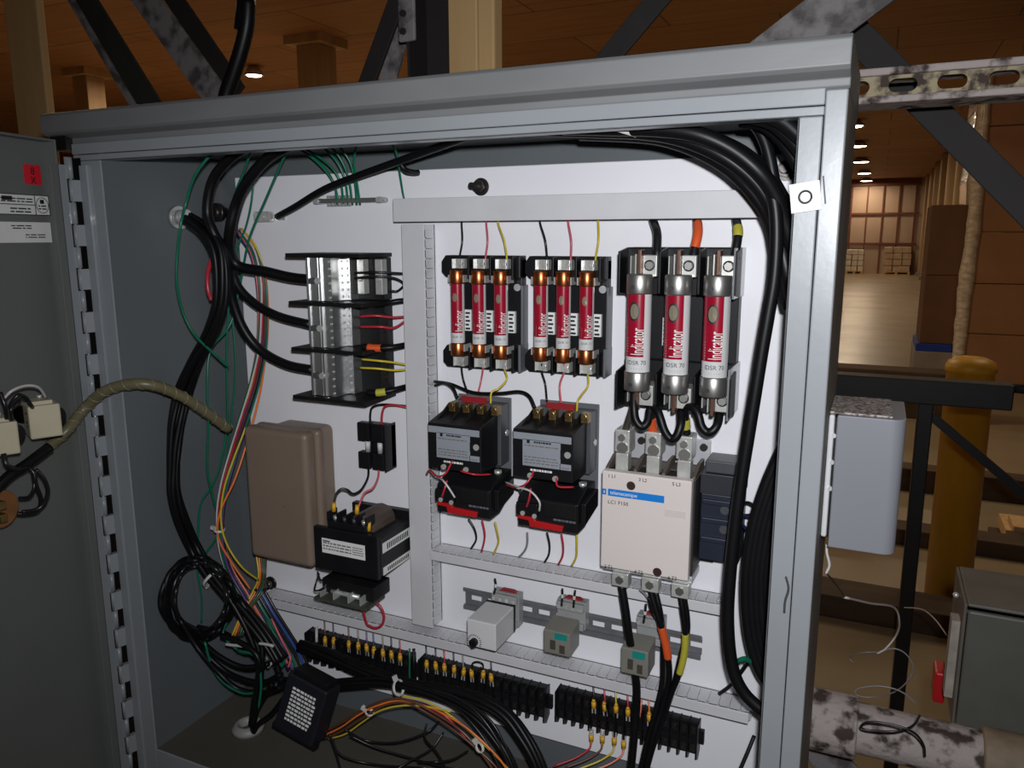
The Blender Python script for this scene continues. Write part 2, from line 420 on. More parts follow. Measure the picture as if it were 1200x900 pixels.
# black steel barrier
t = thing('steel_barrier', 'black square-tube steel barrier with diagonal brace in front of the yellow bollard', 'barrier', (.2, 2.3, 0))
Yb = 2.3
a = PY(960,440,Yb); b = PY(1187,455,Yb)
MB().box((-.6,Yb-.03,PY(1075,457,Yb).z-.032),(b.x,Yb+.03,PY(1075,457,Yb).z+.032)).build('top_rail', black_steel, t, bev=.003)
MB().cyl(PY(1187,455,Yb),PY(1215,457,Yb),.012).build('round_bar', dark_steel, t)
c = PY(1084,480,Yb); c2 = PY(1062,712,Yb)
MB().box((c.x-.018,Yb-.02,0),(c.x+.018,Yb+.02,PY(1084,466,Yb).z)).build('post', black_steel, t, bev=.003)
def bar(p, q, w, th, name, m, par, bev=.001, up=Vector((0,1,0))):
    p = Vector(p); q = Vector(q); tt = (q-p); L = tt.length; tt.normalize(); n_ = (up-tt*up.dot(tt)).normalized(); u = tt.cross(n_)
    M = Matrix((( u.x, n_.x, tt.x, p.x),(u.y, n_.y, tt.y, p.y),(u.z, n_.z, tt.z, p.z),(0,0,0,1)))
    g = MB(); g.box((-w/2,-th/2,0),(w/2,th/2,L), M)
    return g.build(name, m, par, bev=bev) if name else g
bar(PY(1090,486,Yb), PY(1225,600,Yb), .022, .02, 'diagonal_brace', black_steel, t)

# ================================================================ STEEL RACK behind the cabinet
YR = 1.03
t = thing('support_rack', 'weathered steel support rack with crossing braces behind the cabinet top', 'rack', (-.5, YR, 0))
def rb(p, q, w, m, th=.006, Y=YR, nm='brace'): return bar(PY(*p,Y), PY(*q,Y), w, th, nm, m, t)
rb((80,-30),(185,140), .052, mat('greenish_steel', s(40,41,37), .6, .1, .2, 20, .1, 80))
rb((66,-30),(160,130), .012, light_steel, Y=YR-.02)
rb((150,-30),(262,125), .05, light_steel, Y=YR+.03)
rb((178,-40),(280,110), .035, dark_steel, Y=YR+.07)
rb((473,-20),(420,125), .028, dark_steel, Y=YR+.02)
rb((478,10),(446,125), .03, light_steel, Y=YR+.06)
rb((795,-30),(695,90), .03, dark_steel, Y=YR+.05)
rb((1100,-80),(890,80), .062, light_steel, Y=YR-.015)
rb((985,22),(1600,643), .036, dark_steel, Y=YR+.09)
a = PY(476,20,YR); b = PY(504,20,YR)
MB().box((a.x,YR,0),(a.x+.004,YR+.05,4.0)).box((a.x,YR+.05,0),(b.x,YR+.054,4.0)).build('angle_upright', dark_steel, t)
g = MB(); x0 = PY(466,0,YR-.01).x; x1 = PY(486,0,YR-.01).x
g.box((x0,YR-.012,PY(470,52,YR).z),(x1,YR-.006,PY(470,-60,YR).z))
for y in (20, 36):
    c = PY(472,y,YR-.013); g.use(ink) if g.mats else None
    
g.build('gusset_plate', light_steel, t, bev=.003)
g = MB()
for y in (16, 37):
    c = PY(473,y,YR-.012); g.cyl((c.x,YR-.016,c.z),(c.x,YR-.008,c.z),.005,n=6)
g.build('bolt_pair', ink, t)
MB().box((.5,1.034,0),(.54,1.04,4.0)).box((.5,1.034,0),(.504,1.08,4.0)).build('angle_upright', dark_steel, t)
a = PY(504,30,YR+.07); b = PY(519,30,YR+.07)
MB().box((a.x,YR+.07,0),(b.x,YR+.076,4.0)).build('angle_upright', light_steel, t)
# slotted strut at top right
t = thing('slotted_strut', 'slotted steel strut with flaking paint reaching right from the cabinet top corner', 'strut', (.1, .98, 1.75))
Ys = .98; zt = PY(1010,82,Ys).z; zb = PY(1010,123,Ys).z
zh1 = zt-(zt-zb)*.22; zh2 = zb+(zt-zb)*.2; xs = -.06; xe = .56
g = MB(); g.use(flaky); g.box((xs,Ys-.006,zh1),(xe,Ys+.053,zt)); g.box((xs,Ys-.006,zb),(xe,Ys+.053,zh2))
g.build('flange', None, t, bev=.002)
g = MB(); p_ = (PY(1057,100,Ys).x-PY(1002,100,Ys).x); xh = PY(1003,100,Ys).x
zc = (zh1+zh2)/2; hw = p_*.3; hr = (zh1-zh2)*.33
x = xs; k = 0; cs = [xh+p_*i for i in range(10)]
# web plate with real slots: bridge pieces between slots with rounded ends
for i, c in enumerate(cs):
    n_ = 12
    prev = cs[i-1]+p_/2 if i else xs
    lo = c-p_/2 if i else xs; hi = c+p_/2
    slot = []
    for k in range(n_+1): an = math.pi/2+math.pi*k/n_; slot.append((c-(hw-hr)+hr*math.cos(an), zc+hr*math.sin(an)))
    for k in range(n_+1): an = -math.pi/2+math.pi*k/n_; slot.append((c+(hw-hr)+hr*math.cos(an), zc+hr*math.sin(an)))
    top_p = [p for p in slot if p[1] >= zc-1e-6]; top_p.sort(); bot_p = [p for p in slot if p[1] <= zc+1e-6]; bot_p.sort()
    for half, ze in ((top_p, zh1), (bot_p, zh2)):
        pts = [(lo, zc)]+half+[(hi, zc)]
        for (xa,za),(xb,zb_) in zip(pts[:-1], pts[1:]):
            if xb-xa < 1e-6: continue
            g.prism([(xa,Ys,za),(xb,Ys,zb_),(xb,Ys,ze),(xa,Ys,ze)], (0,.003,0))
g.build('slotted_web', flaky2, t)
# pipe at lower right
t = thing('flaking_pipe', 'thick pipe with flaking whitewash running along the bottom right', 'pipe', (.2, 1.0, .9))
A = PY(900,838,1.0); B = PY(1215,898,1.0)
A = Vector((A.x, 1.0, PY(1000,852,1.0).z)); B = Vector((.62, 1.0, A.z))
MB().tube([A+(B-A)*i/30+Vector((0,0,random.uniform(-.0008,.0008))) for i in range(31)], .031, 22, 2).build('pipe_barrel', flaky, t)
g = MB()
c = Vector((PY(975,840,1.0).x, 1.0, A.z)); g.tube([c-Vector((.07,0,0)), c+Vector((.0,0,0)), c+Vector((.03,0,0))], .039, 18, 3)
g.build('coupling_sleeve', flaky, t, bev=.003)
g = MB(); c = Vector((PY(1172,885,1.0).x, 1.0, A.z)); g.cyl(c-Vector((.02,0,0)), c+Vector((.05,0,0)), .036, n=22)
g.build('end_sleeve', mat('rusty_cream', s(120,104,84), .7, 0, .3, 30, .5, 80), t, bev=.004)
o = bar(PY(935,845,1.06), PY(1005,930,1.06), .05, .006, 'steel_brace', light_steel, None); tag(o, 'short grey steel brace sloping down below the flaking pipe', 'brace')
# grey electrical box lower right
t = thing('electrical_box', 'grey steel electrical box with open side at the lower right edge', 'box', (.25, 1.15, .95))
a = PY(1135,716,1.1); b = PY(1132,868,1.1)
X0 = a.x; Z1 = a.z; Z0 = b.z; X1 = .42
MB().box((X0,1.1,Z0),(X1,1.108,Z1)).build('cover', mat('dull_grey_enamel', s(86,86,80), .5, 0, .08, 20), t, bev=.003)
MB().box((X0-.004,1.11,Z0+.01),(X0,1.24,Z1+.005)).box((X0,1.11,Z1+.001),(X1,1.24,Z1+.006)).box((X0,1.236,Z0+.01),(X1,1.24,Z1)).box((X1-.004,1.11,Z0+.01),(X1,1.236,Z1)).box((X0,1.11,Z0+.01),(X1,1.236,Z0+.014)).build('box_body', mat('brown_grey_steel', s(96,90,84), .6, 0, .15, 20), t, bev=.002)
g = MB(); g.box((X0-.014,1.13,Z0+.04),(X0-.004,1.155,Z1-.03)).build('side_label', mat('pale_label', s(150,142,132), .6, 0, .2, 60), t)
a = PY(1097,818,1.2)
g = MB(); g.box((X0-.02,1.2,PY(1097,824,1.2).z),(X0-.005,1.24,PY(1097,788,1.2).z)).build('red_switch', red_pl, t, bev=.003)
MB().sphere((X0-.008,1.17,Z1-.01), .004).build('screw', steel, t)

# ================================================================ CABINET
XL, XR = -.965, -.033; ZT, ZB = .118+H, -.80+H; YF, YB = .725, .93
IL, IR, IT, IB = -.915, -.071, .098+H, -.742+H
cab = thing('electrical_cabinet', 'large open grey steel control cabinet filled with wiring and fuses', 'cabinet', ((XL+XR)/2, YB, ZB))
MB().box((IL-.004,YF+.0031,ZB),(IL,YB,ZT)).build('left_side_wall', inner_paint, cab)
MB().box((XL,YF+.003,ZB),(XL+.003,YB+.003,ZT)).build('outer_side_wall', grey_paint, cab)
MB().box((XR-.003,YF+.004,ZB),(XR,YB+.003,ZT)).build('right_side_wall', mat('side_grey_worn', s(120,114,106), .6, 0, .2, 20), cab)
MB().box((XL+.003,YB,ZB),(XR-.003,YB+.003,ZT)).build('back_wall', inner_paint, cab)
MB().box((XL+.003,YF+.004,ZT-.003),(XR-.003,YB,ZT)).build('top_wall', grey_dusty, cab)
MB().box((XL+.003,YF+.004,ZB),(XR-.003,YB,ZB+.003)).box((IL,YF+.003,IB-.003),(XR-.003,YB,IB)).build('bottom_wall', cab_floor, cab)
# front frame: stiles and rails with a seam line
SR = PY(948,400,YF).x
g = MB()
g.box((IR,YF,ZB),(SR-.0006,YF+.003,IT)); g.box((SR+.0002,YF-.0015,ZB),(XR,YF+.003,IT+.02)); g.box((IR,YF,ZB),(IR+.003,YF+.02,IT))
g.build('right_stile', grey_paint, cab, bev=.0012)
g = MB(); g.box((XL,YF,ZB),(IL,YF+.003,IT)); g.build('left_stile', grey_paint, cab, bev=.0008)
g = MB(); g.box((IL,YF,ZB),(IR,YF+.003,IB)); g.build('bottom_rail', grey_paint, cab, bev=.0008)
g = MB(); g.box((XL,YF-.001,IT+.0085),(SR,YF+.003,IT+.022)); g.box((XL,YF,IT),(SR,YF+.004,IT+.0078)); g.box((XL,YF,IT),(SR,YF+.02,IT+.002)); g.build('top_rail', grey_paint, cab, bev=.0012)
# drip lip: profile swept along the top
pr = [(YF-.001,.118),(YF+.002,.1205),(YF+.002,.127),(YF-.012,.131),(YF-.016,.134),(YF-.016,.154),(YF-.012,.158),(YB+.003,.164),(YB+.003,.118)]
MB().prism([(-1.0,y,z+H) for y,z in pr], (1.0-.032,0,0)).build('drip_lip', grey_dusty, cab, bev=.001)
g = MB(); g.prism([(XL-.03,YF-.008,.112+H),(XL,YF-.008,.112+H),(XL,YF-.008,.13+H),(XL-.03,YF-.008,.13+H)], (0,.1,0)); g.build('lip_gap_shade', black_steel, cab)  # black block standing in for the dark gap between lip and door corner
# white square cable-tie pad on the right post
c = PY(944,231,YF-.002)
Mz = Matrix.Translation(c) @ Matrix.Rotation(math.radians(-8), 4, 'Y')
g = MB(); g.use(white_lbl); g.box((-.012,-.0025,-.012),(.012,.0005,.012), Mz); g.use(ink)
pts = [Mz @ Vector((.005*math.cos(q),-.003,.005*math.sin(q))) for q in [2*math.pi*i/18 for i in range(19)]]; g.tube(pts, .0009, 6, 1)
g.box((.0145,-.001,-.008),(.0157,.001,.015), Mz)
g.build('adhesive_pad', None, cab, label='small white square pad with a ring')
# paint scratch on post
g = MB(); g.tube([PY(921,676,YF-.0016), PY(924,690,YF-.0016), PY(920,705,YF-.0016), PY(919,718,YF-.0016)], .0011, 6); g.build('paint_chip', mat('chip', s(60,60,60), .7), cab, label='dark chipped scratch in the paint')
# mounting panel
PL, PR_, PT, PB = -.868, -.088, .0865+H, -.683+H
mp_ = MB().box((PL,YP,PB),(PR_,YP+.004,PT)).box((PL,YP,PT-.002),(PR_,YP+.016,PT)).build('mounting_panel', panel_white, cab, bev=.001, label='white enamelled mounting panel')
g = MB()
for (px, py) in ((564,219),(318,683),(922,200)):
    c = P(px,py,0); g = MB(); g.cyl((c.x,YP+.02,c.z),(c.x,YP-.028,c.z),.0042,n=14); g.cyl((c.x,YP-.002,c.z),(c.x,YP,c.z),.011,n=20); g.cyl((c.x,YP-.012,c.z),(c.x,YP-.002,c.z),.0078,n=6)
    g.build('stud_nut', mat('dark_zinc', s(96,92,90), .3, .9), mp_)
c = PX(208,255,IL+.001)
g = MB(); g.cyl((IL,c.y,c.z),(IL+.006,c.y,c.z),.016,n=24).cyl((IL+.006,c.y,c.z),(IL+.02,c.y,c.z),.011,n=18); g.build('conduit_bushing', steel, cab)
c = PY(255,249,.915); g = MB(); g.cyl((c.x,.93,c.z),(c.x,.905,c.z),.009,n=8).cyl((c.x,.91,c.z),(c.x,.918,c.z),.014,n=18); g.build('bolt', MATS['dark_zinc'], cab)
g = MB(); c = PZ(291,855,IB); g.lathe((c.x,c.y,IB), [(.012,0),(.024,0),(.024,.006),(.018,.012),(.013,.012),(.012,.0)], 24); g.build('floor_bushing', mat('grey_bushing_plastic', s(140,138,134), .5), cab, label='white plastic bushing in the cabinet floor')
bush = Vector((c.x,c.y,IB))
# door -------------------------------------------------------------
hx, hy = -.957, .713; an = math.radians(79); du = Vector((math.cos(an), -math.sin(an), 0)); dn = Vector((math.sin(an), math.cos(an), 0))
def DM(): return Matrix(((du.x,-dn.x,0,hx),(du.y,-dn.y,0,hy),(0,0,1,0),(0,0,0,1)))   # local x along the door, y out the back, z up
Mdoor = DM()
def DP(px, py, off=0.0):
    r = Vector(ray(px,py)); o0 = Vector((hx,hy,0))+dn*off
    tt = o0.dot(dn)/r.dot(dn); p = r*tt
    return (p-Vector((hx,hy,0))).dot(du), p.z+H        # s, z
DT, DB = .122+H, -.79+H
g = MB(); g.box((.018,.018,DB),(.93,.021,DT), Mdoor)
g.box((.018,.0,DB),(.021,.019,DT), Mdoor); g.box((.0185,.001,DT-.003),(.93,.019,DT), Mdoor); g.box((.0185,.001,DB),(.93,.019,DB+.003), Mdoor); g.box((.927,.001,DB),(.93,.019,DT), Mdoor)
g.box((.018,0,DB),(.032,.002,DT-.03), Mdoor)
door = g.build('door', mat('door_grey_enamel', s(103,106,103), .38, 0, .06, 5, .04, 90), cab, bev=.0012, label='open cabinet door of dull grey steel')
MB().box((.0055,.001,DB),(.018,.004,DT-.03), Mdoor).build('hinge_leaf', grey_paint, cab)
MB().box((-.9505,YF-.004,DB),(-.938,YF-.0002,DT-.03)).build('hinge_leaf', grey_paint, cab)
MB().box((-.984,YF-.0012,DB),(-.9505,YF-.0002,DT-.02)).build('hinge_gap_shade', black_mat, cab)  # black strip put in as the shade seen through the hinge gaps
zz = DB+.01; k = 0
while zz < DT-.04:
    L = .0285; g = MB(); g.cyl((hx,hy,zz),(hx,hy,zz+L-.0014),.0034,n=12)
    if k % 2: g.prism([(hx-.001,hy-.002,zz),(hx+.003,hy-.002,zz),(-.9505,YF-.004,zz),(-.9505,YF-.0013,zz),(hx-.001,YF-.0013,zz)], (0,0,L-.0014))
    else: g.box((.001,-.0005,zz),(.0055,.0028,zz+L-.0014), Mdoor)
    g.build('hinge_knuckle', grey_paint, cab); zz += L; k += 1
MB().cyl((hx,hy,DB),(hx,hy,DT-.04),.0016,n=8).build('hinge_pin', steel, cab)
def door_rect(px0,py0,px1,py1, off=-.0175):
    a = DP(px0,py0,off); b = DP(px1,py1,off); return min(a[0],b[0]), max(a[0],b[0]), min(a[1],b[1]), max(a[1],b[1])
FM = Matrix(((-du.x,0,dn.x),(-du.y,0,dn.y),(0,1,0)))    # text on the door, read facing it
def dlabel(px0,py0,px1,py1,name,base,label,rows=None,txt=None):
    s0,s1,z0,z1 = door_rect(px0,py0,px1,py1); g = MB(); g.use(base); g.box((s0,.0172,z0),(s1,.018,z1), Mdoor)
    g.use(ink); return g, s0,s1,z0,z1
rnd = random.Random(3)
def dbars(g, s0,s1,z0,z1,rows):
    for i in range(rows):
        x = s0; zc = z0+(z1-z0)*(i+.5)/rows; hh = (z1-z0)/rows*.22
        while x < s1-.001:
            e = min(s1, x+rnd.uniform(.004,.014)); g.box((x,.0169,zc-hh),(e,.0172,zc+hh), Mdoor); x = e+.002
g,s0,s1,z0,z1 = dlabel(-30,224,59,253,'rating',white_lbl,'')
for (aa,bb,cc,dd) in ((s0,s1,z0,z0+.001),(s0,s1,z1-.001,z1),(s0,s0+.001,z0,z1),(s0+.022,s0+.023,z0,z1),(s0+.023,s1,(z0+z1)/2-.0005,(z0+z1)/2+.0005)): g.box((aa,.0169,cc),(bb,.0172,dd), Mdoor)
cc = ((s0+.0115), (z0+z1)/2); rr = min(.0095,(z1-z0)*.45)
g.tube([Mdoor @ Vector((cc[0]+rr*math.cos(q),.0168,cc[1]+rr*math.sin(q))) for q in [2*math.pi*i/20 for i in range(21)]], .0004, 5, 1)
g.box((cc[0]-.003,.0169,cc[1]+.002),(cc[0]+.003,.0172,cc[1]+.007), Mdoor)
dbars(g, cc[0]-.006, cc[0]+.006, cc[1]-.006, cc[1]+.001, 2)
dbars(g, s0+.026, s1-.01, (z0+z1)/2+.002, z1-.004, 2); dbars(g, s0+.03, s0+.06, z0+.002, (z0+z1)/2-.003, 2)
g.box((s1-.05,.0169,z1-.008),(s1-.035,.0172,z1-.003), Mdoor)
g.build('rating_label', None, door, label='white printed rating label with black border')
g,s0,s1,z0,z1 = dlabel(-30,259,61,284,'w',white_lbl,''); dbars(g, s0+.03, s0+.06, z1-.009, z1-.003, 2); dbars(g, s0+.01, s0+.04, z0+.005, z0+.011, 2)
g.build('paper_label', None, door, label='plain white paper label under the rating label')
g,s0,s1,z0,z1 = dlabel(27,192,49,217,'r',red_tape,'')
g.text('8', Mdoor @ Vector(((s0+s1)/2,.0169,(z0+z1)/2)), (z1-z0)*.55, FM, 'CENTER'); g.text('X', Mdoor @ Vector(((s0+s1)/2,.0169,z0+.001)), (z1-z0)*.5, FM, 'CENTER')
g.build('red_sticker', None, door, label='small red sticker with black marks')

# door-mounted components (pilot lights blocks)
def door_pt(px, py, off): # world point at door-plane offset toward the camera
    s_, z_ = DP(px,py,off); return Vector((hx,hy,0))+du*s_+dn*off+Vector((0,0,z_))
def oriented(c, rz): return Matrix.Translation(c) @ Matrix.Rotation(rz, 4, 'Z')
def contact_block(px, py, w, h, dep_, label, rz):
    c = door_pt(px, py, .03); M = oriented(c, rz)
    t = thing('contact_block', label, 'contact block', c)
    MB().box((-w/2,-dep_/2,-h/2),(w/2,dep_/2,h/2), M).build('housing', old_beige, t, bev=.002)
    MB().box((-w*.3,-dep_*.35,h/2),(w*.42,dep_*.3,h/2+.005), M).build('terminal_cap', old_beige, t, bev=.001)
    g = MB(); 
    for z in (.25,-.02,-.15): g.cyl(M @ Vector((w*.12,-dep_/2-.0006,h*z)), M @ Vector((w*.12,-dep_/2+.002,h*z)), .0017, n=8)
    g.build('contact_slot', black_mat, t)
    g = MB(); g.cyl(M @ Vector((-w*.15,0,h/2+.005)), M @ Vector((-w*.15,0,h/2+.009)), .003, n=12); g.build('screw', steel, t)
    g = MB(); cc = M @ Vector((0,dep_/2,0)); q = (cc-Vector((hx,hy,0))).dot(dn)
    g.cyl(cc, cc-dn*(q+.017), .012, .011, 20); g.build('mounting_barrel', black_pl, t)
    return t
contact_block(50, 491, .036, .040, .034, 'aged beige contact block with three dark slots on the open door', math.radians(-25))
contact_block(2, 512, .030, .038, .03, 'aged beige contact block cut by the left picture edge', math.radians(-25))
c = door_pt(4, 597, .02)
t = thing('pilot_light_socket', 'round brown pilot light socket low on the open door', 'socket', c)
MB().cyl(c-dn*.036, c+dn*.0, .024, .022, 28).build('socket_body', old_brown, t, bev=.002)
g = MB()
for dz in (.011, -.004): 
    q = c+Vector((.012,-.014,dz)); g.box((q.x-.006,q.y-.002,q.z-.005),(q.x+.008,q.y+.006,q.z+.005))
g.build('terminal_clip', brass, t, bev=.001)

# ================================================================ WIRE HELPERS
LAST = [None]
def clampw(px, py, p, m):
    if p.x < -.915+m: p = PX(px, py, -.915+m)
    if p.z < H-.742+m: p = PZ(px, py, H-.742+m)
    return p
def wire(pts, col, r, label, group=None, cat='wire', name=None, jit=0, n=8, world=False, seg=6, par=None):
    ps = []
    for i_, q in enumerate(pts):
        p = Vector(q) if world else P(q[0], q[1], q[2])
        if not world: p = clampw(q[0], q[1], p, r+.003+.004*random.random())
        if jit: p += Vector((random.uniform(-jit,jit),random.uniform(-jit,jit),random.uniform(-jit,jit)))
        ps.append(p)
    m = WC[col] if isinstance(col, str) else col
    g = MB(); g.tube(ps, r, n, seg); g.org = ps[0]; LAST[0] = g.path
    if par is not None: return g.build(name or 'wire', m, par)
    o = g.build(name or 'wire', m); tag(o, label, cat, group); return o
def band(pa, pb, r, m, par, name='tape_band', mid=None):
    path = LAST[0]; A = P(*pa); B = P(*pb)
    fine = [path[i].lerp(path[i+1], k/4) for i in range(len(path)-1) for k in range(4)]
    ia = min(range(len(fine)), key=lambda i: (fine[i]-A).length); ib = min(range(len(fine)), key=lambda i: (fine[i]-B).length)
    if ia > ib: ia, ib = ib, ia
    ib = max(ib, ia+2)
    g = MB(); g.tube(fine[ia:ib+1], r, 14, 1); return g.build(name, m, par)

# ================================================================ WIRE DUCTS
def duct_v(px0, py0, px1, py1, D, label):
    a = P(px0,py0,D); b = P(px1,py1,D); X0,X1,Z1,Z0 = a.x,b.x,a.z,b.z; yf = YP-D
    t = thing('wire_duct', label, 'wire duct', ((X0+X1)/2,YP,Z0))
    MB().box((X0,yf-.002,Z0),(X1,yf,Z1)).build('duct_cover', duct_grey, t, bev=.0008)
    g = MB(); z = Z0; base = .004
    for X in (X0+.001, X1-.0025):
        g.box((X,YP-base,Z0),(X+.0015,YP-.0003,Z1)); z = Z0+.001
        while z < Z1-.008: g.prism([(X,YP-base,z),(X,YP-base,z+.0122),(X,yf+.007,z+.0122),(X,yf+.006,z+.0106),(X,yf+.0005,z+.0106),(X,yf+.0005,z+.0016),(X,yf+.006,z+.0016),(X,yf+.007,z)], (.0015,0,0)); z += .0128
        g.box((X,yf,Z0),(X+.0015,yf+.0025,Z1))
    g.box((X0+.001,YP-.002,Z0),(X1-.001,YP-.0003,Z1)); g.build('slotted_base', duct_grey, t)
    return t
def duct_h(px0, py0, px1, py1, D, label):
    a = P(px0,py0,D); b = P(px1,py1,D); X0,X1,Z1,Z0 = a.x,b.x,a.z,b.z; yf = YP-D
    t = thing('wire_duct', label, 'wire duct', ((X0+X1)/2,YP,Z0))
    MB().box((X0,yf-.002,Z0),(X1,yf,Z1)).build('duct_cover', duct_grey, t, bev=.0008)
    g = MB(); base = .004
    for Z in (Z0+.001, Z1-.0025):
        g.box((X0,YP-base,Z),(X1,YP-.0003,Z+.0015)); x = X0+.001
        while x < X1-.008: g.prism([(x,YP-base,Z),(x+.0122,YP-base,Z),(x+.0122,yf+.007,Z),(x+.0106,yf+.006,Z),(x+.0106,yf+.0005,Z),(x+.0016,yf+.0005,Z),(x+.0016,yf+.006,Z),(x,yf+.007,Z)], (0,0,.0015)); x += .0128
        g.box((X0,yf,Z),(X1,yf+.0025,Z+.0015))
    g.box((X0,YP-.002,Z0+.001),(X1,YP-.0003,Z1-.001)); g.build('slotted_base', duct_grey, t)
    return t
duct_h(461,233,906,255,.034,'top horizontal light grey wire duct above the fuse blocks')
duct_v(471,263,508,736,.027,'vertical light grey wire duct right of the distribution block')
duct_h(505,645,845,721,.032,'middle horizontal light grey wire duct below the two black contactors')
duct_h(304,698,877,848,.034,'long bottom light grey wire duct above the terminal strips')

# ================================================================ SMALL FUSES AND HOLDERS
def fuse(cx, cz, yc, r, L, capL, label, group, capm, big=False):
    t = thing('cartridge_fuse', label, 'fuse', (cx, yc, cz), group)
    z1 = cz+L/2; z0 = cz-L/2; VA = 283 if big else 294
    g = MB()
    n = 40; 
    zb = z0+capL; zt = z1-capL; zsplit = zb+(zt-zb)*(.17 if not big else .2)
    # barrel: red label wraps the left front, grey the rest, white foot band
    def shell(za, zb_, a0, a1, m, rr):
        g.use(m); k = max(2,int(n*(a1-a0)/(2*math.pi))); vs = []
        for zz in (za, zb_):
            for i in range(k+1):
                q = a0+(a1-a0)*i/k; vs.append((cx+rr*math.cos(q), yc+rr*math.sin(q), zz))
        g.add(vs, [(i,i+1,k+2+i,k+1+i) for i in range(k)], True)
    shell(zsplit, zt, math.radians(178), math.radians(VA+(28 if big else 45)), fuse_red, r)
    shell(zsplit, zt, math.radians(VA+(28 if big else 45)), math.radians(538), fuse_white, r)
    shell(zb, zsplit, 0, 2*math.pi, fuse_white, r)
    g.use(fuse_white)
    # print: writing reading upwards, curved strips kept proud of the barrel
    rr = r+.0003
    def slice_text(txt, al, size, sx, ax, step):
        import bmesh
        cu = MB(); cu.text(txt, (0,0,0), size, Matrix(((1,0,0),(0,1,0),(0,0,1))), al, 0, sx)
        me = bpy.data.meshes.new('t'); me.from_pydata(cu.v, [], cu.f); bm = bmesh.new(); bm.from_mesh(me); bpy.data.meshes.remove(me)
        vals = [v.co[ax] for v in bm.verts]; q = min(vals)+step
        while q < max(vals):
            no = [0,0,0]; no[ax] = 1; co_ = [0,0,0]; co_[ax] = q
            bmesh.ops.bisect_plane(bm, geom=bm.verts[:]+bm.edges[:]+bm.faces[:], plane_co=co_, plane_no=no); q += step
        vs = [tuple(v.co) for v in bm.verts]; bm.verts.index_update(); fs = [tuple(v.index for v in f.verts) for f in bm.faces]; bm.free()
        return vs, fs
    def curved_text(txt, ang, zs, size, sx, m):
        g.use(m); vs_, fs = slice_text(txt, 'LEFT', size, sx, 1, r*.12)
        g.add([(cx+rr*math.cos(ang-v[1]/rr), yc+rr*math.sin(ang-v[1]/rr), zs+v[0]) for v in vs_], fs)
    def ctext_h(txt, ang, zs, size, m):
        g.use(m); vs_, fs = slice_text(txt, 'CENTER', size, 1, 0, r*.12)
        g.add([(cx+rr*math.cos(ang+v[0]/rr), yc+rr*math.sin(ang+v[0]/rr), zs+v[1]) for v in vs_], fs)
    hgt = zt-zsplit; A0 = math.radians(VA-4 if big else VA+9); size_ = r*1.6; zs_ = zsplit+hgt*.03
    curved_text('Indicator', A0+size_*.35/r, zs_, size_, hgt*.52/(size_*4.3), white_lbl)
    curved_text('· · · · · · ·', A0-size_*.42/r, zs_, r*.5, .8, white_lbl)
    # window
    g.use(mat('indicator_window', s(150,140,120), .2, .3)); zc = zt-hgt*.27
    k = 14; vs = [(cx+rr*math.cos(math.radians(VA-20)), yc+rr*math.sin(math.radians(VA-20)), zc)]
    for i in range(k):
        q = 2*math.pi*i/k; aa = math.radians(VA-20)+.36*math.cos(q); vs.append((cx+rr*math.cos(aa), yc+rr*math.sin(aa), zc+r*.62*math.sin(q)))
    g.add(vs, [(0,i+1,(i+1)%k+1) for i in range(k)])
    if big:
        for (ra_, zs2, m_) in ((.50,.95,ink),):
            g.use(m_); vs = []
            for i in range(k):
                q = 2*math.pi*i/k
                for f_ in (1.0, 1.28):
                    aa = math.radians(VA-20)+.36*f_*math.cos(q); vs.append((cx+rr*math.cos(aa), yc+rr*math.sin(aa), zc+r*.62*f_*math.sin(q)))
            g.add(vs, [(2*i,2*i+1,(2*i+3)%(2*k),(2*i+2)%(2*k)) for i in range(k)])
    ctext_h('IDSR 70' if big else 'IDSR 15', math.radians(VA-4), zb+(zsplit-zb)*.5, r*.5 if big else r*.46, ink)
    ctext_h('· · · · ·', math.radians(VA-4), zb+(zsplit-zb)*.15, r*.4, ink)
    g.build('barrel', None, t)
    for (za, zc_) in ((z1-capL, z1),(z0, z0+capL)):
        cp = MB(); cp.lathe((cx,yc,0), [(.0005,za),(r*1.06,za),(r*1.1,za+capL*.06),(r*1.1,zc_-capL*.06),(r*1.04,zc_),(.0005,zc_)], 32)
        if big: cp.use(ink) if False else None
        o = cp.build('end_cap', capm, t)
        if big:
            MB().cyl((cx-r*.28,yc-r*1.12,(za+zc_)/2-.003),(cx-r*.28,yc-r*.95,(za+zc_)/2-.003),.0024,n=12).build('cap_rivet', ink, o)
            zz0, zz1 = (zc_, zc_+.026) if za > cz else (za-.022, za)
            MB().box((cx-.002,yc-r*.35,zz0),(cx+.002,yc+r*.85,zz1)).build('knife_blade', blade, t, bev=.0008)
    return t
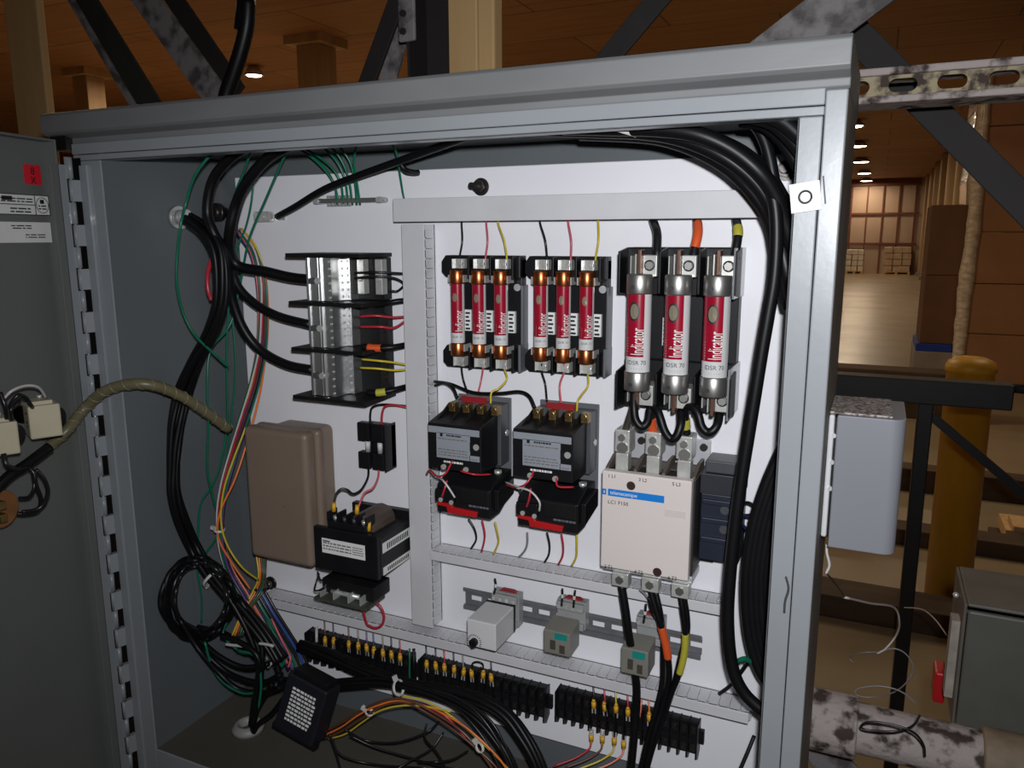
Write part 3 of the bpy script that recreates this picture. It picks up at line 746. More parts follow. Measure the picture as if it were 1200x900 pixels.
def small_holder(pxs, ytop, x0, y0, x1, y1, lab, which):
    D = .02
    a = P(x0,y0,D); b = P(x1,y1,D); X0,X1,Z1,Z0 = a.x,b.x,a.z,b.z
    t = thing('fuse_holder', lab, 'fuse holder', ((X0+X1)/2,YP,Z0))
    Hh = Z1-Z0
    g = MB(); g.box((X0+.009,YP-.014,Z0+.004),(X1-.003,YP,Z1-.004)).build('base', black_pl, t, bev=.001)
    for (za, zb_) in ((Z1-Hh*.19, Z1),(Z0, Z0+Hh*.2)):
        g = MB(); g.prism([(X0+.006,YP-.001,za),(X1-.003,YP-.001,za),(X1-.003,YP-.001,zb_),(X0+.006,YP-.001,zb_),(X0,YP-.001,zb_-.008),(X0,YP-.001,za+.006)], (0,-D+.001,0))
        g.build('terminal_block', black_pl, t, bev=.0008)
    pitch = P(pxs[1],ytop,.035).x-P(pxs[0],ytop,.035).x; cx0 = P(pxs[0],ytop,.035).x
    for i in range(3):          # barrier walls right of each pole
        xw = cx0+pitch*(i+.5)
        MB().box((xw-.0012,YP-.034,Z1-Hh*.2),(xw+.0012,YP-D,Z1-.001)).build('barrier', black_pl, t, bev=.0004)
        MB().box((xw-.0012,YP-.034,Z0+.001),(xw+.0012,YP-D,Z0+Hh*.2)).build('barrier', black_pl, t, bev=.0004)
        lb = MB(); lb.use(white_lbl); zc = Z0+Hh*.44; yq = YP-.0186; xw = P(pxs[i]+12.5, 362, .018).x
        lb.box((xw-.0046,yq,zc-.015),(xw+.0046,yq+.0046,zc+.012)); lb.use(ink)
        for k in range(5): lb.box((xw-.0035,yq-.0002,zc-.0135+k*.005),(xw+.003-(k%2)*.0015,yq,zc-.011+k*.005))
        lb.build('rating_label', None, t)
        cx = cx0+pitch*i
        for zc_, sg in ((Z1-.010,1),(Z0+.010,-1)):
            tm = MB(); tm.box((cx-.0075,YP-.03,zc_-.006),(cx+.0075,YP-D,zc_+.006)).box((cx-.008,YP-.034,zc_-.006),(cx-.0065,YP-.03,zc_+.006)).box((cx+.003,YP-.034,zc_-.006),(cx+.0075,YP-.03,zc_+.006))
            tm.cyl((cx+.005,YP-.036,zc_),(cx+.005,YP-.032,zc_),.0028,n=12); tm.build('screw_terminal', tinned, t, bev=.0004)
            cl_ = MB(); zc2 = zc_-sg*.0185
            cl_.box((cx-.0112,YP-.038,zc2-.0045),(cx-.0096,YP-D,zc2+.0045)).box((cx+.0096,YP-.038,zc2-.0045),(cx+.0112,YP-D,zc2+.0045)); cl_.build('fuse_clip', tinned, t)
    c = Vector((X1-.008,YP-.014,Z1-Hh*.27)); MB().cyl(c, c-Vector((0,.004,0)), .0045, n=14).build('mounting_screw', steel, t)
    # side flange
    MB().box((X1-.003,YP-.026,Z0),(X1,YP,Z0+Hh*.24)).box((X1-.003,YP-.018,Z0+Hh*.2),(X1-.0005,YP,Z1-Hh*.25)).build('side_plate', grey_side, t, bev=.0006)
    return t, cx0, pitch, Z0, Z1
fz = {}
cols3 = (('black','red','yellow'))
ordn = ('left', 'middle', 'right')
for bi, (pxs, x0, y0, x1, y1, lab) in enumerate((((536,561,587), 517,299,612,436,'three-pole black fuse holder, left of the two small ones'),
                                            ((633.5,660,688), 615,300,711,442,'three-pole black fuse holder, right of the two small ones'))):
    th_, cx0, pitch, Z0, Z1 = small_holder(pxs, 360, x0, y0, x1, y1, lab, bi)
    zc = (Z0+Z1)/2
    f0 = None
    for i in range(3):
        f = fuse(cx0+pitch*i, zc, YP-.034, .0088, .108, .017, f'small red and white cartridge fuse with copper caps, {ordn[i]} of {("left","right")[bi]} small holder', 'small red-label fuses', copper) 
    fz[bi] = (cx0, pitch, Z0, Z1)

# wires above and below the small fuses
up = {0: ((541,263,538.5,302,'black'),(570,263,569,302,'pink'),(584,263,594,303,'yellow')),
      1: ((633,262,641,302,'black'),(666,262,669,302,'pink'),(701,259,698,303,'yellow'))}
dn_ = {0: ((541,430,'black',((543,445,.02),(548,460,.03))),(566,430,'pink',((564,445,.02),(560,462,.03))),(591,430,'yellow',((594,444,.02),(585,455,.03),(576,460,.035),(575,473,.04)))),
      1: ((635,434,'black',((639,450,.02),(641,470,.03))),(661,434,'pink',((656,452,.02),(658,478,.03))),(689,436,'yellow',((689,452,.02),(682,462,.03),(677,470,.04),(676,482,.04))))}
for bi in (0,1):
    side = ('left','right')[bi]
    for (xa,ya,xb,yb,c) in up[bi]:
        wire([(xa,ya-8,.012),(xa,ya,.016),((xa+xb)/2+2,(ya+yb)/2,.028),(xb,yb,.024),(xb,yb+8,.024)], c, .0013, f'thin {c} wire from top duct down to {side} small fuse holder', 'thin wires above the fuses')
    for (xa,ya,c,rest) in dn_[bi]:
        wire([(xa,ya-8,.03),(xa,ya+2,.026)]+list(rest), c, .0013, f'thin {c} wire between {side} small fuse holder and the contactor below', 'thin wires between fuses and contactors')

# ================================================================ BIG FUSE HOLDER
D = .045
a = P(727,290,.06); b = P(852,492,.06); X0,X1,Z1,Z0 = a.x,b.x,a.z,b.z; Hh = Z1-Z0
t = thing('large_fuse_holder', 'large black three-pole fuse holder at upper right of the panel', 'fuse holder', ((X0+X1)/2,YP,Z0))
MB().box((X0+.006,YP-.02,Z0+.01),(X1,YP,Z1-.004)).build('base', black_pl, t, bev=.001)
lcx = [P(x,380,.07).x for x in (748,793,839)]; lp = (lcx[2]-lcx[0])/2
for (za, zb_) in ((Z1-.053, Z1),(Z0, Z0+.056)):
    g = MB(); g.box((X0,YP-.035,za),(X1,YP-.001,zb_)); g.build('terminal_block', black_pl, t, bev=.0015)
    g = MB()
    for k in range(4):
        xw = X0+.0012 if k == 0 else lcx[k-1]+lp*.5-(.004 if k == 3 else 0)
        g = MB(); tp = zb_ if za > (Z0+Z1)/2 else zb_-.006
        g.prism([(xw-.0012,YP-.035,za),(xw-.0012,YP-.068,za+.004),(xw-.0012,YP-.068,tp-.004),(xw-.0012,YP-.035,tp)], (.0024,0,0)); g.build('barrier', black_pl, t, bev=.0006)
    MB().box((X1,YP-.068,za),(X1+.0022,YP-.001,zb_)).build('side_plate', mat('glossy_grey_plate', s(150,152,156), .15, .3, .04, 20), t, bev=.0006)
for i, cx in enumerate(lcx):
    for zc_ in (Z1-.019, Z0+.021):
        g = MB(); g.box((cx+.002,YP-.066,zc_-.012),(cx+.0175,YP-.035,zc_+.011)); lg_ = g.build('lug', tinned, t, bev=.0008)
        g = MB(); g.lathe((cx+.0095,YP-.066,zc_), [(.0005,-.001),(.0045,-.001),(.005,0),(.006,.0),(.006,.001)], 16, 'Y'); g.cyl((cx+.0095,YP-.0685,zc_),(cx+.0095,YP-.066,zc_),.0045,n=6); g.build('lug_screw', cap_steel, lg_)
        g = MB(); g.box((cx-.0055,YP-.07,zc_-.0125),(cx-.0042,YP-.035,zc_+.012)).box((cx-.013,YP-.062,zc_-.01),(cx-.012,YP-.035,zc_+.01)).build('blade_clip', tinned, t)
lb = MB(); xw = lcx[0]+lp*.5; zc = Z0+Hh*.5; lb.use(white_lbl); lb.box((xw-.006,YP-.021,zc-.02),(xw+.004,YP-.02,zc+.012)); lb.use(ink)
for k in range(6): lb.box((xw-.005,YP-.0213,zc-.018+k*.005),(xw+.002,YP-.021,zc-.0165+k*.005))
lb.build('rating_label', None, t)
ztop = P(750,321,.07).z; zbot = P(746,457,.07).z
for i, cx in enumerate(lcx):
    sh = 0
    fuse(cx, (ztop+zbot)/2-.0012*i*0, YP-.068, .0135, ztop-zbot, .0215, f'large red and white cartridge fuse with steel caps, {ordn[i]} of three', 'large red-label fuses', cap_steel, True)
for (xa,ya,xm,xb,yb,c,lab) in ((765,255,770,770,292,'black','thick black cable entering the left pole of large fuse holder'),
                        (817,253,818,813.5,294,'black','thick cable wrapped in orange tape entering the large fuse holder'),
                        (862,250,865,862,296,'black','thick black cable with yellow band entering the large fuse holder')):
    g = wire([(xa-1,ya-8,.016),(xa-.5,ya+1,.022),(xm,(ya+yb)/2-1,.042),(xb,yb,.05),(xb,yb+8,.052)], c, .0048, lab, None, 'cable', 'power_cable', n=12)
    if xa == 817: band((817,255,.0355),(814,290,.05),.0052, orange, g, mid=(818,272,.0447))
    if xa == 862: band((864.6,264,.04),(864.3,277,.045),.0052, yellow_tape, g)

# ================================================================ GROUND LUG, BAR, LUGS ETC. (upper left)
c = P(317,254,.01)
t = thing('ground_lug', 'silver ground lug clamping the black cable on the panel, upper left', 'lug', (c.x,YP,c.z))
g = MB(); g.pbox(297,248,316,260,.012,.002); g.build('lug_body', tinned, t, bev=.0015)
g = MB(); g.pbox(297,251,334,258,.002,0); g.build('tongue', tinned, t)
g = MB(); q = P(308,254,.012); g.cyl((q.x,q.y-.003,q.z),(q.x,q.y,q.z),.004,n=6); g.build('clamp_screw', steel, t)
wire([(325,254,.008),(345,243,.02),(380,222,.03),(420,206,.04),(470,188,.06),(520,170,.09),(560,157,.12),(620,146,.14),(700,140,.15)], black_rub, .0048, 'black ground cable rising from silver lug across to the top frame', None, 'cable', 'ground_cable', n=12)
wire([(468,190,.05),(475,199,.045),(484,202,.03),(490,202,.02)], black_rub, .0035, 'short black cable stub below the rising ground cable', None, 'cable', 'cable_stub')
a = P(370,236,.012); b = P(449,234,.012)
t = thing('ground_bar', 'small silver terminal bar holding the green ground wires', 'terminal bar', ((a.x+b.x)/2,YP,a.z))
zb = a.z
MB().box((a.x,YP-.015,zb-.003),(b.x,YP-.008,zb+.003)).build('bar', cap_steel, t, bev=.0006)
for x in (a.x+.004, b.x-.004):
    g = MB(); g.cyl((x,YP-.018,zb),(x,YP,zb),.004,n=12); g.build('standoff_screw', steel, t)
gx = []
for i in range(7):
    x = a.x+.022+i*.0058; gx.append(x); g = MB(); g.cyl((x,YP-.012,zb-.007),(x,YP-.012,zb+.007),.0023,n=8); g.build('terminal_screw', steel, t)
greens = [((395,240),(391,215),(372,190),(345,172),(312,163)),((402,240),(399,214),(384,192),(352,173),(300,162)),((408,240),(404,210),(392,186),(372,168),(350,155)),
          ((413,240),(409,212),(401,190),(388,172),(370,155)),((418,240),(416,214),(410,190),(398,172),(384,155)),((422,240),(418,212),(415,190),(418,172),(428,158)),
          ((398,240),(388,208),(366,184),(330,168),(290,170))]
for i, g_ in enumerate(greens):
    wire([(x_, y_, .012+.008*k) for k,(x_,y_) in enumerate(g_)], 'green', .0016, f'green ground wire arching from the silver ground bar towards the top frame', 'green wires on the ground bar')
wire([(455,160,.07),(464,178,.05),(468,200,.03),(472,226,.012),(474,234,.01)], 'green', .0014, 'dark green wire hanging into the top duct left end')

# ================================================================ LEFT CABLE BUNDLES
BR = .0048
def bundle(spine, n, r, col, label, group, spread, cat='cable', name='control_cable', seed=1, tw=.6, cols=None, nn=10):
    rd = random.Random(seed); offs = []
    ring = [(0,0)]+[(math.cos(2*math.pi*i/6), math.sin(2*math.pi*i/6)) for i in range(6)]+[(2*math.cos(2*math.pi*i/12+.26), 2*math.sin(2*math.pi*i/12+.26)) for i in range(12)]
    out = []
    for i in range(n):
        ox, oz = ring[i]; ps = []
        for k, q in enumerate(spine):
            sp = q[3] if len(q) > 3 else 1.0; p = clampw(q[0], q[1], P(*q[:3]), r+.001+spread*sp*(1.1 if n <= 7 else 2))
            ta = (P(*spine[min(k+1,len(spine)-1)][:3])-P(*spine[max(k-1,0)][:3])).normalized()
            u = ta.cross(Vector((0,1,0))); u = u.normalized() if u.length > .05 else Vector((1,0,0)); w = ta.cross(u)
            aa = tw*k*.3+rd.uniform(-.15,.15)
            xx = ox*math.cos(aa)-oz*math.sin(aa); zz = ox*math.sin(aa)+oz*math.cos(aa)
            ps.append(p+(u*xx+w*zz)*spread*sp)
        c_ = cols[i % len(cols)] if cols else col
        lb = label if isinstance(label, str) else label[i]
        if cols and isinstance(c_, str): lb = lb.replace('#', c_)
        out.append(wire(ps, c_, r, lb, group, cat, name, n=nn, world=True))
    return out
wire([(330,152,.06),(306,163,.1),(285,174,.1),(263,192,.1),(248,215,.1),(243,248,.1),(250,272,.1),(262,294,.09),(268,320,.08),(272,350,.07),(285,385,.06),(305,410,.05),(335,427,.045),(368,434,.04)], black_rub, .0068, 'thick black feeder cable to the lowest tier of the distribution block', None, 'cable', 'feeder_cable', n=14)
wire([(360,150,.06),(338,170,.1),(312,187,.1),(292,210,.1),(278,236,.09),(270,266,.09),(269,295,.08),(280,312,.07),(310,318,.06),(340,325,.05),(366,328,.045)], black_rub, .0072, 'thick black feeder cable to the top tier of the distribution block', None, 'cable', 'feeder_cable', n=14)
wire([(350,150,.04),(322,176,.08),(300,200,.08),(284,226,.07),(274,260,.07),(270,295,.06),(276,330,.06),(295,353,.055),(325,370,.05),(366,381,.045)], black_rub, .0062, 'thick black feeder cable to the middle tier of the distribution block', None, 'cable', 'feeder_cable', n=14)
bl = 'glossy black cable in the tied bundle down the left cabinet wall'
bundle([(222,258,.09),(240,270,.1),(254,292,.1),(259,325,.1),(257,360,.1),(245,395,.1),(229,425,.1),(215,460,.1,1.3),(207,495,.1,1.1),(204,525,.1,.9),(203,550,.1,.8),(204,578,.1,.85),(212,608,.1),(226,640,.1),(243,668,.1),(262,690,.1),(285,715,.1),(310,745,.1),(330,775,.1)], 7, .0042, black_rub, bl, 'tied black cables on the left wall', .0072, seed=2)
def tie(px, py, d, r, tilt=0, label='white nylon cable tie', tail=True):
    c = P(px,py,d); M = Matrix.Translation(c) @ Matrix.Rotation(tilt, 4, 'Y'); g = MB()
    g.lathe((0,0,0), [(r,-.002),(r+.0012,-.002),(r+.0012,.002),(r,.002),(r,-.002)], 20)
    if tail: g.box((-r-.008,-.003,-.002),(-r,.002,.003))
    g.v = [tuple(M @ Vector(v)) for v in g.v]; g.org = c
    return tag(g.build('cable_tie', tie_m), label, 'cable tie')
tie(203,553,.1,.0122,0,'white nylon tie around the black bundle on the left wall')
tie(257,621,.085,.007,.1,'white nylon tie around the coloured harness beside the beige box')
tie(251,676,.1,.018,-.9,'white nylon tie at the top of the black cable coil')
tie(217,735,.105,.013,.7,'white nylon tie at the lower left of the black cable coil')
# green wires along left wall
gl = 'green ground wire in the left wall harness'
wire([(300,165,.08),(280,170,.1),(250,180,.12),(229,205,.13),(218,238,.13),(212,262,.14),(208,295,.14),(207,330,.14),(214,365,.13),(228,392,.12),(248,412,.1),(268,430,.08)], 'green', .0018, 'green wire looping round the bushing on the left cabinet wall')
wire([(330,160,.05),(300,170,.07),(286,200,.06),(272,240,.05),(266,300,.05),(268,350,.05),(266,400,.05),(266,450,.05),(266,500,.05),(258,545,.06),(248,570,.07),(235,592,.08),(232,630,.08),(230,660,.08),(236,700,.07),(236,730,.07)], 'green', .0016, 'long green wire descending in front of the blue and red harness')
wire([(352,156,.06),(336,178,.055),(312,232,.05),(292,280,.05),(282,330,.04),(270,380,.05),(247,410,.08),(243,450,.09),(244,500,.09),(243,550,.09),(250,585,.08),(258,620,.07),(240,650,.08),(232,665,.09)], 'green', .0016, 'green wire running straight down between the two harnesses')
wire([(345,165,.03),(316,175,.05),(300,200,.05),(294,240,.05),(288,266,.04),(276,300,.04),(272,360,.04),(276,430,.04),(270,500,.045),(262,560,.05)], 'green', .0014, 'thin green wire behind the thick feeder cables')
# coloured harness
cl_ = ['blue','red','yellow','orange','purple','navy','brown','white','green','pink','blue','black','salmon','navy','purple','green']
sp = [(281,272,.03,.7),(297,296,.035,.8),(306,330,.035,1),(308,370,.035,1),(306,410,.035,1),(298,450,.04,1),(286,490,.05,1),(274,530,.06,.9),(263,570,.075,.85),(258,605,.08,.8),(260,640,.08,.8),(268,668,.075,.9),(284,695,.07,1.1),(300,722,.065,1.3),(318,750,.06,1.3),(336,778,.06,1.2)]
bundle(sp, 16, .0014, None, '# wire in the coloured harness left of the beige box', 'coloured harness wires', .0033, 'wire', 'harness_wire', seed=5, cols=cl_, tw=.9, nn=6)
wire([(283,268,.03),(290,278,.03),(303,300,.028),(311,325,.025),(314,360,.022),(313,400,.022),(308,440,.025),(303,468,.03),(292,510,.045),(276,560,.07),(258,600,.09),(256,630,.09),(272,660,.08),(293,690,.07)], 'orange', .0016, 'bright orange wire on the outer right of the coloured harness')
wire([(281,268,.028),(294,280,.03),(305,302,.028),(309,330,.026),(310,370,.024),(306,420,.026),(300,458,.03),(288,500,.05),(273,540,.07),(262,575,.085),(259,610,.09),(266,638,.088),(283,664,.08),(303,680,.05)], 'yellow', .0015, 'yellow wire curving off the harness under the beige box')
wire([(249,302,.095),(245,313,.095),(243,326,.095),(244,340,.095),(248,352,.095)], 'red', .003, 'red cable showing at the left edge of the black bundle', None, 'cable', 'control_cable')
# coil of cable lower left
def coil(n, cx, cy, rx, ry, d, rr, m, label, group, seed):
    rd = random.Random(seed)
    for i in range(n):
        ps = []; a0 = rd.uniform(-.3,.3); kx = rd.uniform(.88,1.12); ky = rd.uniform(.9,1.1)
        for k in range(25):
            q = a0+2*math.pi*k/24-1.2
            ps.append((cx+rx*kx*math.cos(q)+rd.uniform(-1,1), cy+ry*ky*math.sin(q)+rd.uniform(-1,1), d+.008*math.sin(q*2+i)+rd.uniform(-.012,.012)))
        wire(ps, m, rr, label, group, 'cable', 'coiled_cable', n=8, seg=3)
coil(7, 231, 702, 39, 45, .1, .0042, black_rub, 'black cable wound in the tied coil at lower left', 'coiled black cables', 11)
coil(3, 235, 700, 32, 38, .11, .0032, WC['black'], 'thin black cable wound inside the coil at lower left', 'coiled black cables', 12)
lp_ = [((250,670,.1),(275,700,.1),(300,735,.1),(322,775,.09),(330,800,.09)),((245,668,.11),(268,700,.11),(290,740,.11),(303,780,.11),(298,820,.11),(294,850,.11)),
       ((215,735,.11),(240,765,.11),(270,790,.1),(305,800,.1),(330,790,.1)),((210,725,.12),(232,760,.12),(258,790,.12),(280,808,.11),(310,812,.1),(330,805,.1)),
       ((226,742,.11),(255,768,.11),(285,782,.1),(315,778,.09)),((232,735,.1),(262,742,.1),(290,760,.1),(310,780,.1)),
       ((260,745,.12),(280,752,.12),(303,772,.12),(300,810,.12),(296,850,.12)),((280,700,.1),(305,745,.1),(306,790,.11),(302,825,.11),(296,852,.11)),
       ((320,800,.1),(305,825,.1),(298,840,.1),(296,856,.1)),((345,800,.08),(320,835,.09),(304,848,.1),(297,858,.1))]
for i, q in enumerate(lp_):
    wire(q, black_rub, .0042, 'black cable dropping from the coil towards the white floor bushing', 'black cables by the floor bushing', 'cable', 'control_cable')
wire([(268,725,.1),(262,745,.11),(285,765,.11),(310,762,.1),(325,775,.1)], 'green', .0016, 'short green wire tucked in the cable tangle')
wire([(240,752,.12),(248,780,.12),(262,800,.12),(283,812,.12),(300,812,.12)], 'green', .0018, 'dark green wire sagging below the tied coil')
wire([(278,762,.12),(300,770,.12),(306,800,.12),(303,830,.12)], 'green', .0018, 'green wire beside the black flasher box')
for i, c in enumerate(('yellow','orange','brown','green','brown')):
    wire([(300+i*3,648,.03),(303+i*2,675,.04),(297+i*3,692,.06),(285+i*2,715,.08),(272+i*3,745,.1)], c, .0015, f'{c} wire fanning out below the beige box', 'wires fanning out below the beige box')
for i, c in enumerate(('white','white','green','pink')):
    wire([(300+i*6,725,.07),(316+i*5,752,.075),(322+i*6,770,.08),(314+i*8,782,.085)], c, .0022 if c == 'white' else .0016, f'{c} wire end above the black flasher box', 'wire ends above the flasher box')
for i,c in enumerate(('navy','purple','green','black','blue','black')):
    wire([(284+i*5,690,.06),(298+i*5,715,.06),(315+i*5,742,.055),(330+i*5,766,.05),(338+i*5,785,.05)], c, .0022, f'{c} wire running diagonally to the left terminal strip', 'diagonal wires to the terminal strip')
g = wire([(265,755,.12),(272,756,.12),(284,757,.12)], WC['white'], .0022, 'short pale bare wire end in the cable tangle')
g = wire([(304,754,.11),(312,755,.11),(320,757,.11)], WC['white'], .0022, 'short pale bare wire end nearer the terminal strip')
# spiral wrapped door harness
c0 = PY(42,540,.6)
pts = [door_pt(-20,590,.03), door_pt(8,560,.035), door_pt(30,545,.04), door_pt(58,524,.045)]
wire([tuple(p) for p in pts], black_rub, .0062, 'thick black cable feeding the spiral-wrapped door harness', None, 'cable', 'door_cable', world=True, n=12)
pts = [PY(52,528,.64), PY(78,505,.66), PY(100,478,.69), PY(128,456,.70), PY(170,450,.72), PY(208,462,.76), PY(240,482,.8), PY(268,503,.84)]
sw = MB(); sw.org = pts[0]; sw.tube(pts, .0072, 12, 8); o = sw.build('door_harness', spiral_m); tag(o, 'spiral-wrapped wiring harness bridging from the door to the panel', 'harness')
sp2 = MB(); ex = []
Q = [Vector(p) for p in pts]
for i in range(len(Q)-1):
    for k in range(24):
        t_ = k/24; p = Q[i].lerp(Q[i+1], t_); p0=Q[max(i-1,0)]; p3=Q[min(i+2,len(Q)-1)]
        p = .5*((2*Q[i])+(-p0+Q[i+1])*t_+(2*p0-5*Q[i]+4*Q[i+1]-p3)*t_*t_+(-p0+3*Q[i]-3*Q[i+1]+p3)*t_**3)
        q = (i*24+k)*.75; tg = (Q[i+1]-Q[i]).normalized(); u = tg.cross(Vector((0,0,1))).normalized(); w = tg.cross(u)
        ex.append(p+(u*math.cos(q)+w*math.sin(q))*.0076)
sp2.tube(ex, .0009, 5, 1).build('spiral_wrap', mat('spiral_light', s(122,114,86), .3), o)
for i, (q, c, r, lab) in enumerate((
    (((34,548,.045),(40,555,.05),(42,568,.05),(48,585,.045),(44,598,.04),(30,602,.035),(20,602,.03)), 'black', .0026, 'black wire looping from the door cable down to the brown socket'),
    (((42,550,.045),(52,562,.05),(56,577,.05),(50,592,.045),(40,598,.04),(26,600,.035)), 'black', .0024, 'black wire loop furthest right above the brown socket'),
    (((38,556,.045),(40,570,.05),(34,582,.045),(22,584,.035)), 'black', .002, 'thin black wire ending above the brown socket clips'),
    (((2,470,.05),(14,458,.06),(30,452,.06),(45,454,.06),(54,466,.05)), 'white', .0016, 'white wire arching over the beige contact blocks'),
    (((10,500,.03),(10,480,.05),(20,464,.06),(30,466,.06),(38,477,.05)), 'black', .0022, 'black wire arching into the top of the beige contact block'),
    (((26,506,.03),(16,498,.04),(12,482,.05),(22,470,.05)), 'black', .003, 'thick black wire behind the beige contact block'),
    (((0,460,.05),(6,476,.055),(8,490,.05)), 'black', .0026, 'black wire rising at the left picture edge beside the beige block'),
    (((4,532,.045),(8,545,.05),(20,550,.05),(34,548,.045)), 'black', .003, 'black wire from the cut-off beige block to the door cable'))):
    pp = [tuple(door_pt(*v)) for v in q]
    wire(pp, c, r, lab, None, 'wire', world=True)

# ================================================================ DISTRIBUTION BLOCK
t = thing('distribution_block', 'three-tier aluminium power distribution block between black insulating plates', 'distribution block', (P(400,380).x,YP,P(400,468).z))
DD = .075
XA = P(334,301,DD).x; XB = P(460,301,0).x
plates = [(334,299,460,'t'),(338,355,461,'m'),(341,409,462,'m'),(343,465,463,'b')]
zz = []
for (px, py, pr_, k) in plates:
    z = P(px, py, DD).z; x0 = P(px,py,DD).x; zz.append(z)
    MB().box((x0,YP-DD,z-.0026),(XB,YP-.001,z+.0026)).build('insulating_plate', black_mat, t, bev=.0006)
XA0 = P(362,380,DD-.008).x
ridges = [0,.007,.012,.0135,.018,.0195,.024,.0255,.030,.036]
for k in range(3):
    z1 = zz[k]-.0035; z0 = zz[k+1]+.0035
    g = MB(); wd = P(400,380,DD-.01).x-XA0
    # stepped ridged profile extruded along Z
    prof = [(0,.0)]; 
    xs_ = [0,.003,.003,.014,.014,.017,.017,.020,.020,.023,.023,.033,.033]
    ys_ = [.0,.0,.002,.002,.0,.0,.003,.003,.0,.0,.003,.003,.0]
    pts = [(XA0+x, YP-DD+.008+y, z0) for x,y in zip(xs_,ys_)]+[(XA0+.040, YP-DD+.008, z0),(XA0+.040,YP-.038,z0),(XA0+.049,YP-.038,z0),(XA0+.049,YP-.008,z0),(XA0,YP-.008,z0)]
    n_ = len(pts)
    g.add([Vector(p) for p in pts]+[Vector(p)+Vector((0,0,z1-z0)) for p in pts], [tuple(range(n_))[::-1], tuple(range(n_,2*n_))]+[(i,(i+1)%n_,n_+(i+1)%n_,n_+i) for i in range(n_)])
    g.build('aluminium_block', alu, t)
    zc = (z0+z1)/2
    for xo in (.009, .0185):
        MB().cyl((XA0+xo,YP-DD+.0055,zc-.002),(XA0+xo,YP-DD+.011,zc-.002),.0042,n=12).build('clamp_screw', dark_grey if xo < .01 else tinned, t)
    g = MB()
    for xo, yy in ((.0375, YP-DD+.0078),(.0445, YP-.0385)):
        for q in range(6): z_ = z0+(z1-z0)*(q+.5)/6; g.cyl((XA0+xo,yy-.001,z_),(XA0+xo,yy+.001,z_),.0017,n=8)
    g.build('tap_screws', tinned, t)
    MB().box((XA0+.049,YP-.02,z0),(XB-.002,YP-.001,z1)).build('insulator_base', black_mat, t)
    if k == 0:
        for xo in (.056, .085):
            g = MB(); g.box((XA0+xo,YP-.032,z0+.008),(XA0+xo+.011,YP-.02,z1-.002)); g.cyl((XA0+xo+.0055,YP-.035,zc),(XA0+xo+.0055,YP-.032,zc),.0035,n=12); g.build('small_lug', tinned, t, bev=.0008)
    else:
        g = MB(); g.box((XA0+.085,YP-.026,z0+.004),(XA0+.096,YP-.02,z1-.01)); g.cyl((XA0+.0905,YP-.029,zc-.006),(XA0+.0905,YP-.026,zc-.006),.0035,n=12); g.build('small_lug', MATS['dark_zinc'], t)
for (q, c, r, lab) in (
    (((416,320,.05),(440,319,.045),(462,320,.03),(478,321,.015)), 'black', .0016, 'upper black wire leaving the top tier into the duct'),
    (((416,326,.05),(440,324,.045),(462,326,.03),(473,333,.02),(466,341,.015),(458,341,.02)), 'black', .0016, 'black wire curling back at the top tier by the duct'),
    (((440,358,.03),(455,355,.03),(466,353,.025),(478,352,.015)), black_rub, .0036, 'thick black cable leaving behind the second insulating plate'),
    (((422,371,.05),(440,370,.045),(460,372,.03),(478,371,.015)), 'red', .0017, 'upper red wire leaving the middle tier'),
    (((422,383,.05),(445,383,.045),(462,384,.03),(478,374,.015)), 'red', .0017, 'lower red wire leaving the middle tier'),
    (((424,421,.05),(445,423,.045),(462,425,.03),(478,428,.015)), 'yellow', .0015, 'upper yellow wire leaving the bottom tier'),
    (((422,431,.05),(442,432,.045),(462,434,.03),(478,433,.015)), 'yellow', .0015, 'lower yellow wire leaving the bottom tier')):
    wire(q, c, r, lab)
o = wire([(425,406,.05),(440,408,.045),(460,407,.035),(478,404,.015)], black_rub, .0042, 'thick black cable with orange band leaving the middle tier', None, 'cable', 'power_cable')
band((431,407,.048),(446,408,.0425),.0052, orange, o)
o = wire([(430,460,.05),(445,460,.045),(462,457,.035),(478,453,.015)], black_rub, .0042, 'thick black cable with yellow band leaving the bottom tier', None, 'cable', 'power_cable')
band((441,460,.0465),(452,459,.042),.0052, yellow_tape, o)

# ================================================================ BEIGE BOX
t = thing('beige_box', 'rounded beige steel junction box with overlapping lid at left of the panel', 'box', (P(340,580).x,YP,P(340,665).z))
a = P(284,500,.085); b = P(366,668,.085)
xb1 = P(397,560,.0).x
MB().box((a.x+.012,YP-.052,b.z+.006),(xb1-.002,YP-.0005,a.z-.004)).build('box_body', beige_box, t, bev=.010, seg=5)
MB().box((a.x+.004,YP-.066,b.z+.002),(b.x+.006,YP-.050,a.z+.002)).build('lid_rim', beige_box, t, bev=.006, seg=4)
MB().box((a.x,YP-.086,b.z+.001),(b.x,YP-.062,a.z+.001)).build('lid', beige_box, t, bev=.008, seg=5)
c = P(333,594,.0868); MB().cyl((c.x,YP-.0865,c.z),(c.x,YP-.085,c.z),.0016,n=10).build('knockout_dot', old_brown, t)

